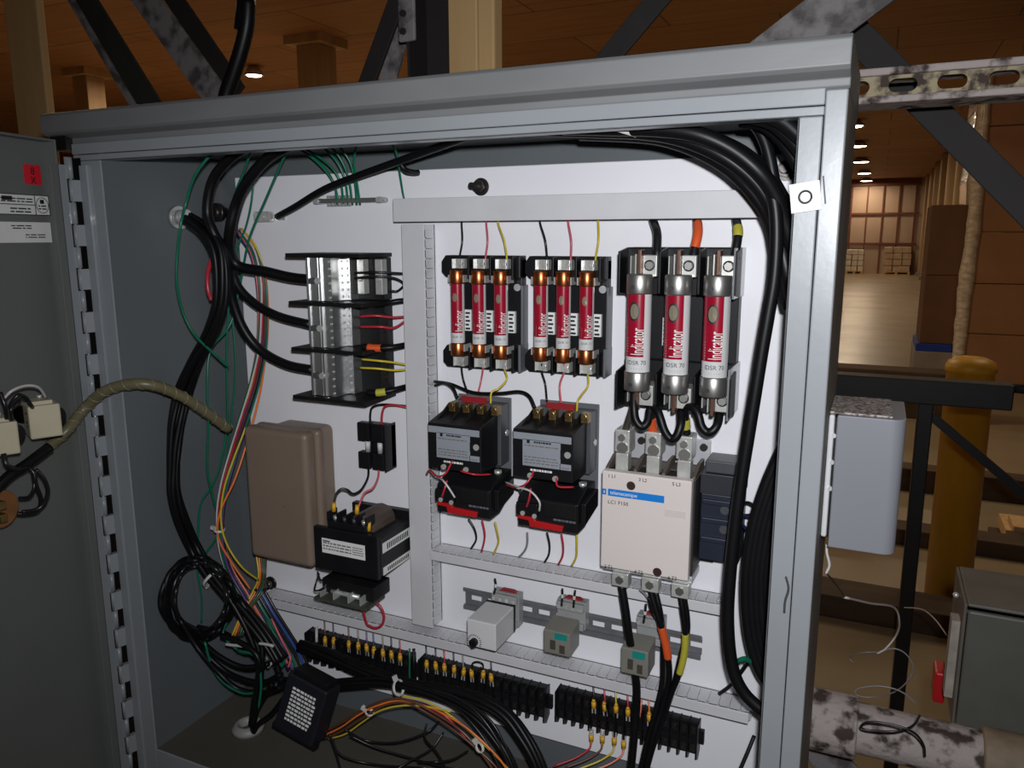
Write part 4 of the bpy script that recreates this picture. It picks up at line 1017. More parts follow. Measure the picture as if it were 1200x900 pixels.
# ================================================================ SMALL CLASS CC FUSE HOLDER
t = thing('twin_fuse_holder', 'small black two-pole fuse holder above the control transformer', 'fuse holder', (P(440,520).x,YP,P(440,552).z))
a = P(420,494,.02); b = P(456,552,.02)
X0,X1,Z1,Z0 = a.x,b.x,a.z,b.z; hh = Z1-Z0; wd = X1-X0
MB().box((X0+.006,YP-.012,Z0+.002),(X1,YP-.0005,Z1-.002)).build('base', black_pl, t, bev=.001)
for za, zb_ in ((Z1-hh*.4, Z1),(Z0, Z0+hh*.36)):
    for k in range(2):
        MB().box((X0+k*wd*.48,YP-.024,za),(X0+k*wd*.48+wd*.40,YP-.012,zb_)).build('terminal_housing', black_pl, t, bev=.0012)
MB().box((X1-.002,YP-.028,Z0),(X1,YP,Z1)).build('side_wall', black_pl, t, bev=.0006)
for k in range(2):
    c = Vector((X0+wd*(.27+.42*k), YP-.018, (Z0+Z1)/2))
    g = MB(); g.cyl(c-Vector((0,0,.018)), c+Vector((0,0,.018)), .0035, n=14); g.build('miniature_fuse', steel, t)
    g = MB(); g.cyl(c-Vector((0,0,.006)), c+Vector((0,0,.006)), .0037, n=14); g.build('fuse_glass', fuse_white, t)
wire([(434,498,.02),(434,485,.02),(437,477,.02),(450,474,.018),(478,476,.012)], 'black', .0016, 'black wire arching from small twin fuse holder to the duct')
wire([(447,498,.02),(448,484,.02),(452,476,.02),(464,475,.018),(478,478,.012)], 'red', .0017, 'red wire arching from small twin fuse holder to the duct')
wire([(432,548,.02),(431,560,.03),(424,573,.045),(417,578,.055),(412,578,.06),(407,574,.065),(400,573,.07),(394,579,.075),(391,592,.08)], 'black', .0016, 'black wire from the twin fuse holder curving to the left transformer screw')
wire([(444,548,.02),(443,560,.03),(437,572,.045),(428,577,.055),(424,584,.062),(420,594,.07)], 'pink', .0015, 'pinkish wire from the twin fuse holder to the right transformer screw')

# ================================================================ TRANSFORMER
t = thing('control_transformer', 'black control transformer with white label beside the beige box', 'transformer', (P(420,640).x,YP,P(420,682).z))
a = P(367,616,.1); b = P(443,681,.1); X0,X1,Z1,Z0 = a.x,b.x,a.z,b.z
MB().box((X0,YP-.1,Z0),(X1,YP-.092,Z1)).build('front_plate', black_pl, t, bev=.0012)
MB().box((X0+.01,YP-.0918,Z0+.003),(X1+.0005,YP-.012,Z1-.006)).build('laminated_core', mat('black_lamination', s(32,32,34), .45, .1, .2, 60, .4, 300, stretch=(1,6,1)), t)
MB().box((X0+.0,YP-.012,Z0+.004),(X1+.006,YP-.001,Z1+.006)).build('back_flange', black_pl, t, bev=.001)
g = MB(); q = []
zt_ = Z1-.006
for k in range(9):
    an_ = math.pi*k/8; q.append((X0+.062+.022*math.cos(an_), YP-.078, zt_+.024*math.sin(an_)))
g.prism(q, (0,.055,0)); g.build('winding', coil_m, t, bev=.003)
a2 = P(377,630,.1005); b2 = P(428,657,.1005); g = MB(); g.use(white_lbl); g.box((a2.x,YP-.1006,b2.z),(b2.x,YP-.1,a2.z)); g.use(grey_ink)
rd = random.Random(4); bars(g, (a2.x+.002,b2.z+.004), (b2.x-.022,a2.z-.004), 3, YP-.1006, rd); bars(g, (b2.x-.02,b2.z+.004), (b2.x-.002,a2.z-.004), 4, YP-.1006, rd)
g.use(ink); bars(g, (a2.x+.002,a2.z-.005), (a2.x+.014,a2.z-.002), 1, YP-.1006, rd, .7)
g.build('rating_label', None, t, label='white rating label with small diagrams')
g = MB(); xs_ = X1+.0006
for (z0_, z1_) in ((Z1-.027, Z1-.013),(Z0+.003, Z0+.014)):
    g.use(white_lbl); g.box((xs_,YP-.088,z0_),(xs_+.0005,YP-.014,z1_)); g.use(ink)
    for k in range(12): g.box((xs_+.0004,YP-.078+k*.0045,z0_+.003),(xs_+.0008,YP-.078+k*.0045+.0022,z1_-.003))
g.build('side_stickers', None, t, label='two white stickers on the right side')
xa = P(385,602,.09).x; xb_ = P(429,602,.09).x
MB().box((xa,YP-.093,Z1-.001),(xb_,YP-.07,Z1+.008)).build('terminal_board', black_pl, t, bev=.001)
for k in range(5): x = xa+(xb_-xa)*k/4; MB().box((x-.0012,YP-.092,Z1+.008),(x+.0012,YP-.072,Z1+.02)).build('terminal_barrier', black_pl, t)
for k in range(4):
    x = xa+(xb_-xa)*(k+.5)/4; g = MB(); g.cyl((x,YP-.084,Z1+.008),(x,YP-.084,Z1+.013),.0038,n=12); g.build('terminal_screw', tinned if k in (0,3) else dark_grey, t)
for (px, py, lab) in ((391,594,'yellow crimp sleeve on the left transformer screw'),(418,597,'yellow crimp sleeve on the right transformer screw'),(432,617,'yellow crimp sleeve tilted beside the transformer winding')):
    c = P(px,py,.085); g = MB(); g.cyl(c-Vector((.0,0,.006)), c+Vector((.001,0,.006)), .0032, .0026, 12); g.org = c; tag(g.build('crimp_sleeve', terminal_y), lab, 'crimp')
# small fuse clip below the transformer
t = thing('open_fuse_clip', 'open fuse clip block below the transformer with bare metal clips', 'fuse clip', (P(405,700).x,YP,P(405,713).z))
a = P(380,680,.06); b = P(438,690,.06)
MB().box((a.x-.002,YP-.062,P(400,697,.06).z),(b.x,YP-.02,P(400,681,.06).z)).build('block', black_pl, t, bev=.001)
zc = P(405,703,.07).z
MB().box((P(372,703,.07).x,YP-.078,zc-.006),(P(432,703,.07).x,YP-.03,zc-.002)).build('clip_base', mat('olive_board', s(66,68,60), .5), t, bev=.0005)
for px in (378, 393, 410, 424):
    x = P(px,703,.07).x; MB().box((x-.001,YP-.074,zc-.002),(x+.001,YP-.05,zc+.010)).build('spring_clip', tinned, t)
x = P(385,700,.07).x; MB().cyl((x,YP-.062,zc+.004),(P(418,700,.07).x,YP-.062,zc+.004),.0036,n=14).build('glass_fuse', steel, t)
wire([(374,672,.07),(370,684,.08),(369,692,.08),(378,690,.085),(383,684,.08)], 'black', .0013, 'thin black wire bent beside the open fuse clip')
wire([(372,670,.07),(376,680,.075),(382,676,.08)], 'black', .0013, 'thin black wire curl under the transformer corner')
ps = []
for k in range(15):
    q = math.radians(-140+k*20); ps.append((437+12.5*math.cos(q)+3*math.sin(q), 720+16*math.sin(q), .05))
wire([(424,703,.06)]+ps+[(424,710,.06)], 'red', .0019, 'red wire loop hanging over the bottom duct under the transformer')

# ================================================================ BLACK CONTACTORS WITH OVERLOADS
def starter(k, TLpx, TLpy, TRx, BRpy, bx, by0, by1, olx0, oly0, olx1, oly1):
    side = ('left','right')[k]; Dc = .078
    a = P(TLpx,TLpy,Dc); b = P(TRx,BRpy,Dc); X0,X1,Z1,Z0 = a.x,b.x,a.z,b.z
    t = thing('black_contactor', f'{side} black contactor with silver rating label below the small fuses', 'contactor', ((X0+X1)/2,YP,Z0), 'black contactors')
    zt = P(bx,by0,0).z; zb = P(bx,by1,0).z
    MB().box((X0+.004,YP-.004,zb),(X1+.006,YP-.0005,zt)).build('back_plate', grey_side, t, bev=.0008)
    MB().box((X0+.006,YP-.03,Z0-.002),(X1+.004,YP-.004,zt-.006)).build('rear_housing', dark_grey, t, bev=.001)
    g = MB(); g.prism([(X0,YP-Dc,Z0),(X0,YP-Dc,Z1),(X0,YP-.03,zt-.014),(X0,YP-.03,Z0)], (X1-X0,0,0)); g.build('front_housing', black_pl, t, bev=.001)
    # terminal row on the sloping top
    zmid = (Z1+zt)/2
    for i in range(4):
        x = X0+(X1-X0)*(.1+.27*i)
        g = MB(); g.prism([(x-.001,YP-Dc+.008,Z1+.001),(x-.001,YP-.035,zt-.006),(x-.001,YP-.035,zt-.016),(x-.001,YP-Dc+.008,Z1-.004)], (.0022,0,0)); g.build('pole_barrier', black_pl, t)
        if i < 3 or True:
            xx = x+.008
            g = MB(); g.box((xx-.005,YP-.042,zt-.016),(xx+.004,YP-.03,zt-.004)); g.cyl((xx,YP-.046,zt-.008),(xx,YP-.042,zt-.008),.004,n=12); g.build('terminal_screw', brass, t, bev=.0006)
    g = MB(); x = X0+(X1-X0)*.5; g.box((x-.014,YP-.032,zt-.004),(x+.022,YP-.028,zt+.004)); g.build('red_strip', mat('dark_red_plastic', s(140,34,40), .4), t)
    # label
    w = X1-X0; h = Z1-Z0; g = MB(); yl = YP-Dc
    g.use(silver_lbl); g.box((X0+.001,yl-.0006,Z1-h*.2),(X1-.002,yl,Z1-h*.06)); g.box((X0+w*.17,yl-.0006,Z0+h*.26),(X1-w*.2,yl,Z1-h*.19)); g.box((X1-w*.21,yl-.0006,Z0+h*.26),(X1-.002,yl,Z1-h*.62))
    g.use(ink); g.box((X0+w*.24,yl-.0008,Z1-h*.27),(X0+w*.29,yl-.0006,Z1-h*.19)); rd = random.Random(k+9)
    bars(g, (X0+w*.36,Z1-h*.27),(X0+w*.66,Z1-h*.20), 1, yl-.0006, rd, .5)
    g.use(grey_ink); bars(g, (X0+w*.2,Z1-h*.34),(X1-w*.24,Z1-h*.29), 1, yl-.0006, rd, .5)
    bars(g, (X0+w*.2,Z0+h*.3),(X1-w*.24,Z0+h*.48), 3, yl-.0006, rd, .4); bars(g, (X1-w*.18,Z0+h*.28),(X1-.004,Z0+h*.32), 1, yl-.0006, rd, .5)
    g.build('rating_label', None, t, label='silver rating label with fine print')
    g = MB(); g.cyl((X1-w*.08,yl-.002,Z1-h*.42),(X1-w*.08,yl,Z1-h*.42),.004,n=12); g.build('cover_screw', steel, t)
    g = MB(); g.box((X1-w*.2,yl-.0012,Z1-h*.52),(X1-.001,yl,Z1-h*.34)); g.build('screw_recess', black_mat, t)
    g = MB(); g.text('Series B', (X0+w*.3,yl-.0003,Z0+h*.17), .0055, FRONT) if False else bars(g, (X0+w*.3,Z0+h*.15),(X0+w*.66,Z0+h*.21), 1, yl, rd, .7)
    g.build('white_marking', white_lbl, t)
    for i in range(2):
        x = X0+w*(.3+.42*i); g = MB(); g.cyl((x,yl-.002,Z0+h*.06),(x,yl+.002,Z0+h*.06),.0035,n=12); g.build('coil_terminal', tinned, t)
    # side details
    g = MB(); g.cyl((X1-.001,YP-.012,(zt+zb)/2+.01),(X1+.0055,YP-.012,(zt+zb)/2+.01),.004,n=12); g.build('side_screw', tinned, t)
    # overload relay
    D2 = .068
    a = P(olx0,oly0,D2); b = P(olx1,oly1,D2); x0,x1,z1,z0 = a.x,b.x,a.z,b.z; w = x1-x0; h = z1-z0
    o = thing('overload_relay', f'black overload relay with red reset strip under the {side} black contactor', 'overload relay', ((x0+x1)/2,YP,z0), 'overload relays')
    g = MB(); g.prism([(x0,YP-D2,z0),(x0,YP-D2,z1-.004),(x0,YP-.034,z1+.008),(x0,YP-.005,z1+.008),(x0,YP-.005,z0+.016),(x0,YP-.04,z0)], (w,0,0)); g.build('housing', black_pl, o, bev=.0012)
    g = MB(); g.prism([(x1,YP-D2+.01,z0+.008),(x1,YP-.01,z0+.018),(x1,YP-.01,z1),(x1,YP-D2+.01,z1-.006)], (.006,0,0)); g.build('side_bulge', black_pl, o, bev=.001)
    g = MB(); yl = YP-D2; g.prism([(x0+w*.02,yl,z0+h*.24),(x0+w*.2,yl,z0+h*.22),(x0+w*.22,yl,z0+h*.03),(x0+w*.76,yl,z0+h*.03),(x0+w*.78,yl,z0+h*.2),(x0+w*.32,yl,z0+h*.24),(x0+w*.28,yl,z0+h*.34),(x0+w*.02,yl,z0+h*.34)], (0,-.004,0)); g.build('red_strip', red_pl, o, bev=.0006)
    g = MB(); bars(g, (x0+w*.6,z0+h*.3),(x1-.002,z0+h*.38), 1, yl, random.Random(2), .8); g.build('dial_marking', grey_side, o)
    g = MB(); g.box((x0+w*.0,yl-.006,z0+h*.38),(x0+w*.36,yl,z1-h*.22)); g.build('aux_terminal_block', black_pl, o, bev=.001)
    for (fx, fz_) in ((.12,.46),(.32,.42)):
        g = MB(); g.cyl((x0+w*fx,yl-.008,z0+h*fz_),(x0+w*fx,yl-.006,z0+h*fz_),.003,n=12); g.build('terminal_screw', tinned, o)
    g = MB(); g.box((x0+w*.45,yl-.003,z0+h*.42),(x1-.001,yl,z1-h*.1)); g.build('front_cover', black_mat, o, bev=.0012)
    g = MB(); g.cyl((x1-w*.1,YP-.03,z1+.007),(x1-w*.1,YP-.03,z1+.012),.005,n=12); g.build('mounting_screw', tinned, o)
    return t
starter(0, 501,495,564,556, 599,466,560, 512,563,575,609)
starter(1, 601,502,671,567, 696,473,575, 607,578,677,626)
for k,(q,c,lab) in enumerate((
   (((530,540,.085),(522,555,.09),(512,558,.09),(504,551,.08),(500,555,.07)), 'red', 'red jumper wire looping left of the left overload relay'),
   (((512,558,.06),(519,563,.085),(526,572,.088),(533,583,.085)), 'white', 'white wire curving over the left overload relay'),
   (((540,552,.08),(556,556,.08),(575,556,.06)), 'red', 'red wire between left contactor and its overload relay'),
   (((524,563,.08),(521,573,.085),(518,582,.085)), 'red', 'short red wire dropping to the left relay terminal'),
   (((592,568,.05),(605,571,.075),(615,568,.085),(623,558,.08),(625,552,.08)), 'red', 'red jumper wire between the two starters'),
   (((592,565,.05),(608,571,.08),(622,576,.088),(632,588,.09),(632,599,.085)), 'white', 'white wire curving over the right overload relay'),
   (((652,560,.08),(654,570,.08),(672,571,.07)), 'red', 'red wire between right contactor and its overload relay'),
   (((622,572,.085),(620,585,.088),(617,594,.085)), 'red', 'short red wire dropping to the right relay terminal'),
   (((570,563,.02),(585,568,.02),(606,574,.02),(610,580,.02)), 'black', 'black wire slack between the two overload relays'),
   (((510,452,.01),(520,449,.02),(530,454,.035),(536,466,.04)), black_rub, 'black cable entering the left contactor from the duct'),
   (((508,447,.008),(528,450,.025),(555,460,.03),(585,461,.03),(608,459,.03),(620,464,.035),(627,478,.04)), black_rub, 'long black wire crossing from the duct to the right contactor'))):
    wire(q, c, .0013 if isinstance(c,str) else .0021, lab)
for i, (q, c, lab) in enumerate((
   (((549,608,.03),(556,620,.03),(558,632,.025),(552,643,.02)), 'black','black wire from left relay into the middle duct'),
   (((565,610,.03),(568,625,.03),(567,636,.025),(564,647,.02)), 'red','red wire from left relay into the middle duct'),
   (((580,612,.03),(583,625,.03),(584,636,.025),(578,650,.02)), 'yellow','yellow wire from left relay into the middle duct'),
   (((618,624,.03),(618,636,.03),(615,645,.025),(608,653,.02)), 'grey','pale grey wire from right relay into the middle duct'),
   (((641,624,.03),(644,638,.03),(643,650,.025),(638,659,.02)), 'black','black wire from right relay into the middle duct'),
   (((658,626,.03),(660,640,.03),(659,652,.025),(654,662,.02)), 'red','red wire from right relay into the middle duct'),
   (((676,626,.03),(676,640,.03),(675,653,.025),(670,663,.02)), 'yellow','yellow wire from right relay into the middle duct'))):
    wire(q, c, .0014, lab)

# ================================================================ LARGE WHITE CONTACTOR
Dc = .062; Dc = .075
t = thing('large_contactor', 'large ivory-faced power contactor with blue stripe at the right', 'contactor', (P(760,620).x,YP,P(760,685).z))
a = P(705.5,551,Dc); b = P(806,682,Dc); X0,X1,Z1,Z0 = a.x,b.x,a.z,b.z; w = X1-X0; h = Z1-Z0; yl = YP-Dc
MB().box((X0,yl,Z0),(X1,yl+.012,Z1)).build('front_cover', beige_cont, t, bev=.0018, seg=3)
MB().box((X0+.001,yl+.012,Z0+.002),(X1+.002,YP-.012,Z1-.002)).build('rear_housing', mat('coil_black', s(40,37,36), .5), t, bev=.001)
zt = P(760,531,.02).z
g = MB()
for i in range(4):
    x = X0+(X1-X0-.003)*[0,.33,.66,1][i]
    g = MB(); g.prism([(x,yl+.013,Z1-.004),(x,yl+.013,Z1+.001),(x,YP-.035,zt-.001),(x,YP-.012,zt-.001),(x,YP-.012,Z1-.004)], (.004,0,0)); g.build('arc_barrier', brown_pl, t, bev=.0008)
MB().box((X0-.002,YP-.012,Z0+.001),(X1+.016,YP-.0005,Z1-.001)).build('coil_base', mat('coil_black', s(40,37,36), .5), t)
MB().box((X0-.002,YP-.035,Z1-.004),(X1+.003,YP-.012,zt-.012)).build('terminal_deck', brown_pl, t)
# mounting bracket
g = MB(); z1_ = P(780,510,0).z; z0_ = P(780,545,0).z
g.box((P(722,520).x,YP-.004,z0_),(P(834,520).x,YP-.0005,z1_)); g.build('mounting_bracket', mat('bracket_zinc', s(196,196,200), .35, .4), t, bev=.001)
for (px,py) in ((752,516),(825,524)):
    c = P(px,py,.005); MB().cyl((c.x,YP-.008,c.z),(c.x,YP-.004,c.z),.0045,n=14).build('bracket_screw', MATS['dark_zinc'], t)
tx = [(731,763,806),(730,768,804)]
lug_x = []
for i, (px, py) in enumerate(((732,511),(768,514),(804,519))):
    c = P(px,py+4,.045); lug_x.append(c)
    g = MB(); g.box((c.x-.009,YP-.056,c.z-.013),(c.x+.009,YP-.03,c.z+.014)); lg_ = g.build('cable_lug', tinned, t, bev=.0015)
    g = MB(); g.box((c.x-.006,YP-.06,c.z-.034),(c.x+.009,YP-.045,c.z-.013)); g.build('lug_tongue', tinned, t, bev=.001)
    g = MB(); g.cyl((c.x,YP-.059,c.z+.005),(c.x,YP-.056,c.z+.005),.0045,n=6); g.cyl((c.x+.001,YP-.0585,c.z-.007),(c.x+.001,YP-.055,c.z-.007),.0065,n=18); g.build('lug_screw', cap_steel, lg_)
low = []
for i, (px, py) in enumerate(((728,677),(763,683),(798,690))):
    c = P(px,py,.06); low.append(c)
    g = MB(); g.box((c.x-.010,YP-.066,c.z-.009),(c.x+.010,YP-.05,c.z+.008)); lg_ = g.build('lower_lug', tinned, t, bev=.001)
    g = MB(); g.cyl((c.x,YP-.069,c.z),(c.x,YP-.066,c.z),.005,n=6); g.build('lug_screw', cap_steel, lg_)
MB().box((X0-.001,YP-.06,Z0-.009),(X1+.002,YP-.02,Z0-.0005)).build('lower_rail', MATS['bracket_zinc'], t, bev=.001)
# print
g = MB(); g.use(blue_pr); a2 = P(713,573,Dc); b2 = P(778,583,Dc); zc = (a2.z+b2.z)/2
zc = P(712,573,Dc).z-.0035
g.box((X0+w*.075,yl-.0003,zc-.0042),(X0+w*.71,yl,zc+.0042)); g.box((X0+w*.008,yl-.0003,zc-.0035),(X0+w*.055,yl,zc+.0035))
g.use(white_lbl); g.text('telemecanique', (X0+w*.1,yl-.0003,zc-.002), .0065, FRONT, sx=.85); g.box((X0+w*.028,yl-.0006,zc-.0015),(X0+w*.038,yl-.0002,zc+.0015))
g.use(ink); g.text('LC1 F150', (X0+w*.075,yl-.0003,zc-.0135), .0062, FRONT)
for tx_, fx, fz_ in (('1 L1',.07,.955),('3 L2',.42,.955),('5 L3',.79,.955),('2 T1',.05,.015),('4 T2',.4,.015),('6 T3',.78,.015)): g.text(tx_, (X0+w*fx,yl-.0003,Z0+h*fz_-.002), .0055, FRONT)
g.build('printed_marking', None, t, label='blue stripe and small lettering')
g = MB(); g.box((X0+w*.72,yl-.0004,zc-.019),(X0+w*.95,yl,zc-.011)).build('blank_plate', mat('ivory_inset', s(204,194,188), .5), t)
for fx, fz_ in ((.335,.88),(.66,.045)):
    g = MB(); g.lathe((X0+w*fx,yl,Z0+h*fz_), [(.0046,-.0008),(.0052,0),(.0046,.0002)], 20, 'Y'); g.cyl((X0+w*fx,yl-.0007,Z0+h*fz_),(X0+w*fx,yl+.001,Z0+h*fz_),.0046,n=20); g.build('screw_hole', mat('dark_hole', s(52,34,30), .5), t)
# auxiliary block at right
t = thing('auxiliary_contact_block', 'dark navy auxiliary contact block to the right of the ivory contactor', 'contact block', (P(845,600).x,YP,P(845,665).z))
Da = .045
a = P(821,554,Da); b = P(865,664,Da); X0,X1,Z1,Z0 = a.x,b.x,a.z,b.z; h = Z1-Z0
MB().box((X0+.004,YP-.04,Z1),(X1-.008,YP-.002,Z1+.014)).build('top_housing', dark_grey, t, bev=.0015)
MB().box((X0,YP-Da,Z1-.024),(X1,YP-.001,Z1-.0002)).build('upper_housing', mat('near_black', s(44,46,52), .4), t, bev=.001)
MB().box((X0+.001,YP-Da+.004,Z0),(X1-.001,YP-.001,Z1-.025)).build('lower_housing', navy_pl, t, bev=.001)
for fz_ in (.68,.47,.25):
    g = MB(); g.box((X0+.003,YP-Da,Z0+h*fz_-.003),(X1-.012,YP-Da+.005,Z0+h*fz_+.003)).build('contact_lip', navy_pl, t, bev=.001)
for fz_ in (.6,.38):
    c = Vector((X0+.028,YP-Da+.003,Z0+h*fz_)); g = MB(); g.cyl(c, c+Vector((0,.004,0)), .005, n=14); g.build('terminal_screw', dark_grey, t)
# fuse-to-contactor cables
wire([(744,462,.065),(742,475,.068),(738,488,.062),(734,500,.052),(732,508,.047)], mat('bronze_tinted_sheath', s(70,62,56), .35), .0042, 'stiff dark cable from left large fuse into the left contactor lug', None, 'cable', 'power_cable')
wire([(743,460,.066),(743,478,.072),(745,492,.074),(752,500,.074),(759,494,.07),(762,478,.062)], black_rub, .0048, 'black cable loop hanging below the left large fuse', None, 'cable', 'power_cable')
o = wire([(798,482,.06),(798,497,.07),(793,511,.074),(786,514,.074),(779,505,.074),(774,490,.072),(770,480,.068),(765,480,.062),(763,491,.056),(765,505,.048)], black_rub, .0048, 'black cable with orange band looping under the middle large fuse', None, 'cable', 'power_cable')
band((763.3,489,.057),(765,507,.0477),.0056, orange, o, mid=(763.3,496,.0535))
o = wire([(843,486,.06),(841,497,.07),(835,505,.074),(828,506,.074),(822,499,.074),(818,485,.072),(811,477,.068),(804,480,.062),(803,494,.056),(805,508,.048)], black_rub, .0048, 'black cable with yellow band looping under the right large fuse', None, 'cable', 'power_cable')
band((803,490,.0565),(803.4,501,.0525),.0056, yellow_tape, o)

# ================================================================ DIN RAIL AND RELAYS
t = thing('din_rail', 'slotted zinc mounting rail carrying the three small relays', 'rail', (P(680,730).x,YP,P(680,750).z))
zt = P(543,688,.008).z; zb = P(543,713,.008).z; XA = P(543,700,.008).x; XB = P(822,750,.008).x
hgt = zt-zb
g = MB(); pitch = .0255
g.box((XA,YP-.0085,zt-.005),(XB,YP-.0075,zt)); g.box((XA,YP-.0085,zb),(XB,YP-.0075,zb+.005)); g.box((XA,YP-.0075,zt-.006),(XB,YP-.0005,zt-.005)); g.box((XA,YP-.0075,zb+.005),(XB,YP-.0005,zb+.006))
zc = (zt+zb)/2
g.box((XA,YP-.0018,zc+.0035),(XB,YP-.0008,zt-.006)); g.box((XA,YP-.0018,zb+.006),(XB,YP-.0008,zc-.0035))
x = XA
while x < XB-.003: g.box((x,YP-.0018,zc-.0035),(min(x+.0095,XB),YP-.0008,zc+.0035)); x += pitch
g.build('rail', rail_m, t)
def socket(px0,py0,px1,py1, side, name, label, kind):
    Ds = .03
    a = P(px0,py0,Ds); b = P(px1,py1,Ds); X0,X1,Z1,Z0 = a.x,b.x,a.z,b.z
    t = thing(name, label, 'relay', ((X0+X1)/2,YP,Z0))
    MB().box((X0,YP-.024,Z0),(X1,YP-.009,Z1)).build('socket_base', relay_light, t, bev=.001)
    MB().box((X0+.001,YP-.03,Z1-.012),(X1-.001,YP-.024,Z1-.001)).build('terminal_step', relay_light, t, bev=.001)
    MB().box((X0+.001,YP-.03,Z0+.001),(X1-.001,YP-.024,Z0+.01)).build('terminal_step', relay_light, t, bev=.001)
    for i in range(4):
        x = X0+(X1-X0)*(i+.5)/4; g = MB(); g.cyl((x,YP-.032,Z1-.007),(x,YP-.03,Z1-.007),.0026,n=12); g.build('terminal_screw', tinned, t)
    g = MB(); g.prism([(X0+.008,YP-.02,Z1),(X1-.006,YP-.02,Z1),(X1-.010,YP-.02,Z1+.003),(X0+.012,YP-.02,Z1+.003)], (0,.006,0)); g.build('red_release_tab', MATS['dark_red_plastic'], t)
    return t, X0,X1,Z0,Z1
# timer
t, X0,X1,Z0,Z1 = socket(575,694,606,738,0,'timer_relay','off-white timer relay with round black dial, leftmost on the rail','timer')
a = P(547,725,.088); b = P(581,764,.088)
MB().box((a.x,YP-.088,b.z),(b.x,YP-.032,a.z)).build('timer_body', relay_white, t, bev=.0016, seg=3)
MB().box((a.x+.0005,YP-.034,b.z+.001),(b.x+.001,YP-.03,a.z+.001)).build('plug_base', black_pl, t)
c = P(556,752,.0885)
g = MB(); g.use(white_lbl)
g.use(ink)
for k in range(15):
    q = math.radians(-130+k*17.8)
    g.cyl((c.x+.0078*math.sin(q),YP-.0883,c.z+.0078*math.cos(q)),(c.x+.0102*math.sin(q),YP-.0883,c.z+.0102*math.cos(q)),.0005,n=4)
g.build('dial_scale', None, t)
g = MB(); g.cyl((c.x,YP-.094,c.z),(c.x,YP-.088,c.z),.0055,n=18); g.box((c.x-.001,YP-.096,c.z-.005),(c.x+.001,YP-.094,c.z+.005)); g.build('dial_knob', black_pl, t, bev=.0004)
for (px0,py0,px1,py1,fx0,fy0,fx1,fy1,lab) in ((651,703,684,742,637,737,668,771,'grey plug-in relay with teal label, middle of the three on the rail'),
                                   (745,722,776,760,728,758,759,795,'grey plug-in relay with teal label, right of the three on the rail')):
    t, X0,X1,Z0,Z1 = socket(px0,py0,px1,py1,0,'plug_in_relay',lab,'relay')
    a = P(fx0,fy0,.066); b = P(fx1,fy1,.066); w = b.x-a.x; h = a.z-b.z
    g = MB(); g.prism([(a.x,YP-.066,b.z),(a.x,YP-.066,a.z),(a.x,YP-.032,a.z+.004),(a.x,YP-.032,b.z)], (w,0,0)); g.build('relay_body', relay_grey, t, bev=.0012)
    MB().box((a.x+w*.42,YP-.0668,a.z-h*.32),(a.x+w*.88,YP-.066,a.z-.002)).build('teal_tag', teal, t)
    g = MB(); g.box((a.x+w*.25,YP-.0665,b.z+h*.2),(a.x+w*.45,YP-.066,b.z+h*.6)).box((a.x+w*.6,YP-.0665,b.z+h*.1),(a.x+w*.8,YP-.066,b.z+h*.45)).build('coil_window', mat('smoky_window', s(74,68,60), .2), t)
for (q, lab) in (((( 580,678,.035),(581,686,.035),(579,696,.033)),'black wire with white marker entering the timer relay'),
                 (((659,690,.035),(659,698,.034),(658,710,.032)),'left black wire with white marker on the middle relay'),
                 (((674,692,.035),(673,700,.034),(672,712,.032)),'right black wire with white marker on the middle relay'),
                 (((757,708,.035),(756,718,.034),(754,730,.032)),'black wire with white marker on the right relay')):
    o = wire(q, 'black', .0015, lab); p1 = q[1]; band((p1[0],p1[1]-2,p1[2]),(p1[0],p1[1]+2,p1[2]-.0005),.0019, tie_m, o, 'wire_marker')

# ================================================================ TERMINAL STRIPS
def strip(px0, py0, px1, py1, npole, hpx, lab):
    Dt = .022; a = P(px0,py0,Dt); X0 = a.x; Z1 = a.z; X1 = P(px1, py1, Dt).x
    Z0 = P(px0,py0+hpx,Dt).z; h = Z1-Z0; w = X1-X0; p = w/npole
    t = thing('terminal_strip', lab, 'terminal strip', ((X0+X1)/2,YP,Z0), 'black terminal strips')
    MB().box((X0-.004,YP-.006,Z0+h*.3),(X1+.006,YP-.0005,Z0+h*.7)).build('mounting_foot', black_mat, t, bev=.0005)
    MB().box((X0,YP-.013,Z0+.004),(X1,YP-.001,Z1-.001)).build('strip_base', black_pl, t, bev=.0006)
    for k in range(npole+1):
        x = X0+k*p; g = MB(); g.prism([(x-.0009,YP-.001,Z0+.004),(x-.0009,YP-.001,Z1),(x-.0009,YP-Dt,Z1-.001),(x-.0009,YP-Dt,Z0+.003),(x-.0009,YP-.012,Z0-.003)], (.0018,0,0)); g.build('barrier', black_pl, t)
    MB().box((X0,YP-.017,Z0+h*.42),(X1,YP-.013,Z0+h*.58)).build('centre_rib', black_pl, t)
    for k in range(npole):
        x = X0+(k+.5)*p
        g = MB()
        for f_ in (.24,.76): g.box((x-.0032,YP-.0142,Z0+h*f_-.0045),(x+.0032,YP-.013,Z0+h*f_+.0045)); g.cyl((x,YP-.0165,Z0+h*f_),(x,YP-.0142,Z0+h*f_),.0024,n=8)
        g.build('screw_pair', MATS['dark_zinc'], t)
    return X0,X1,Z0,Z1,p

S1 = strip(357,741,478,769,13,36,'left black terminal strip under the bottom duct')
S2 = strip(490,773,637,808,15,36,'middle black terminal strip under the bottom duct')
S3 = strip(651,810,817,850,16,38,'right black terminal strip, the one ending beside the cabinet right side')
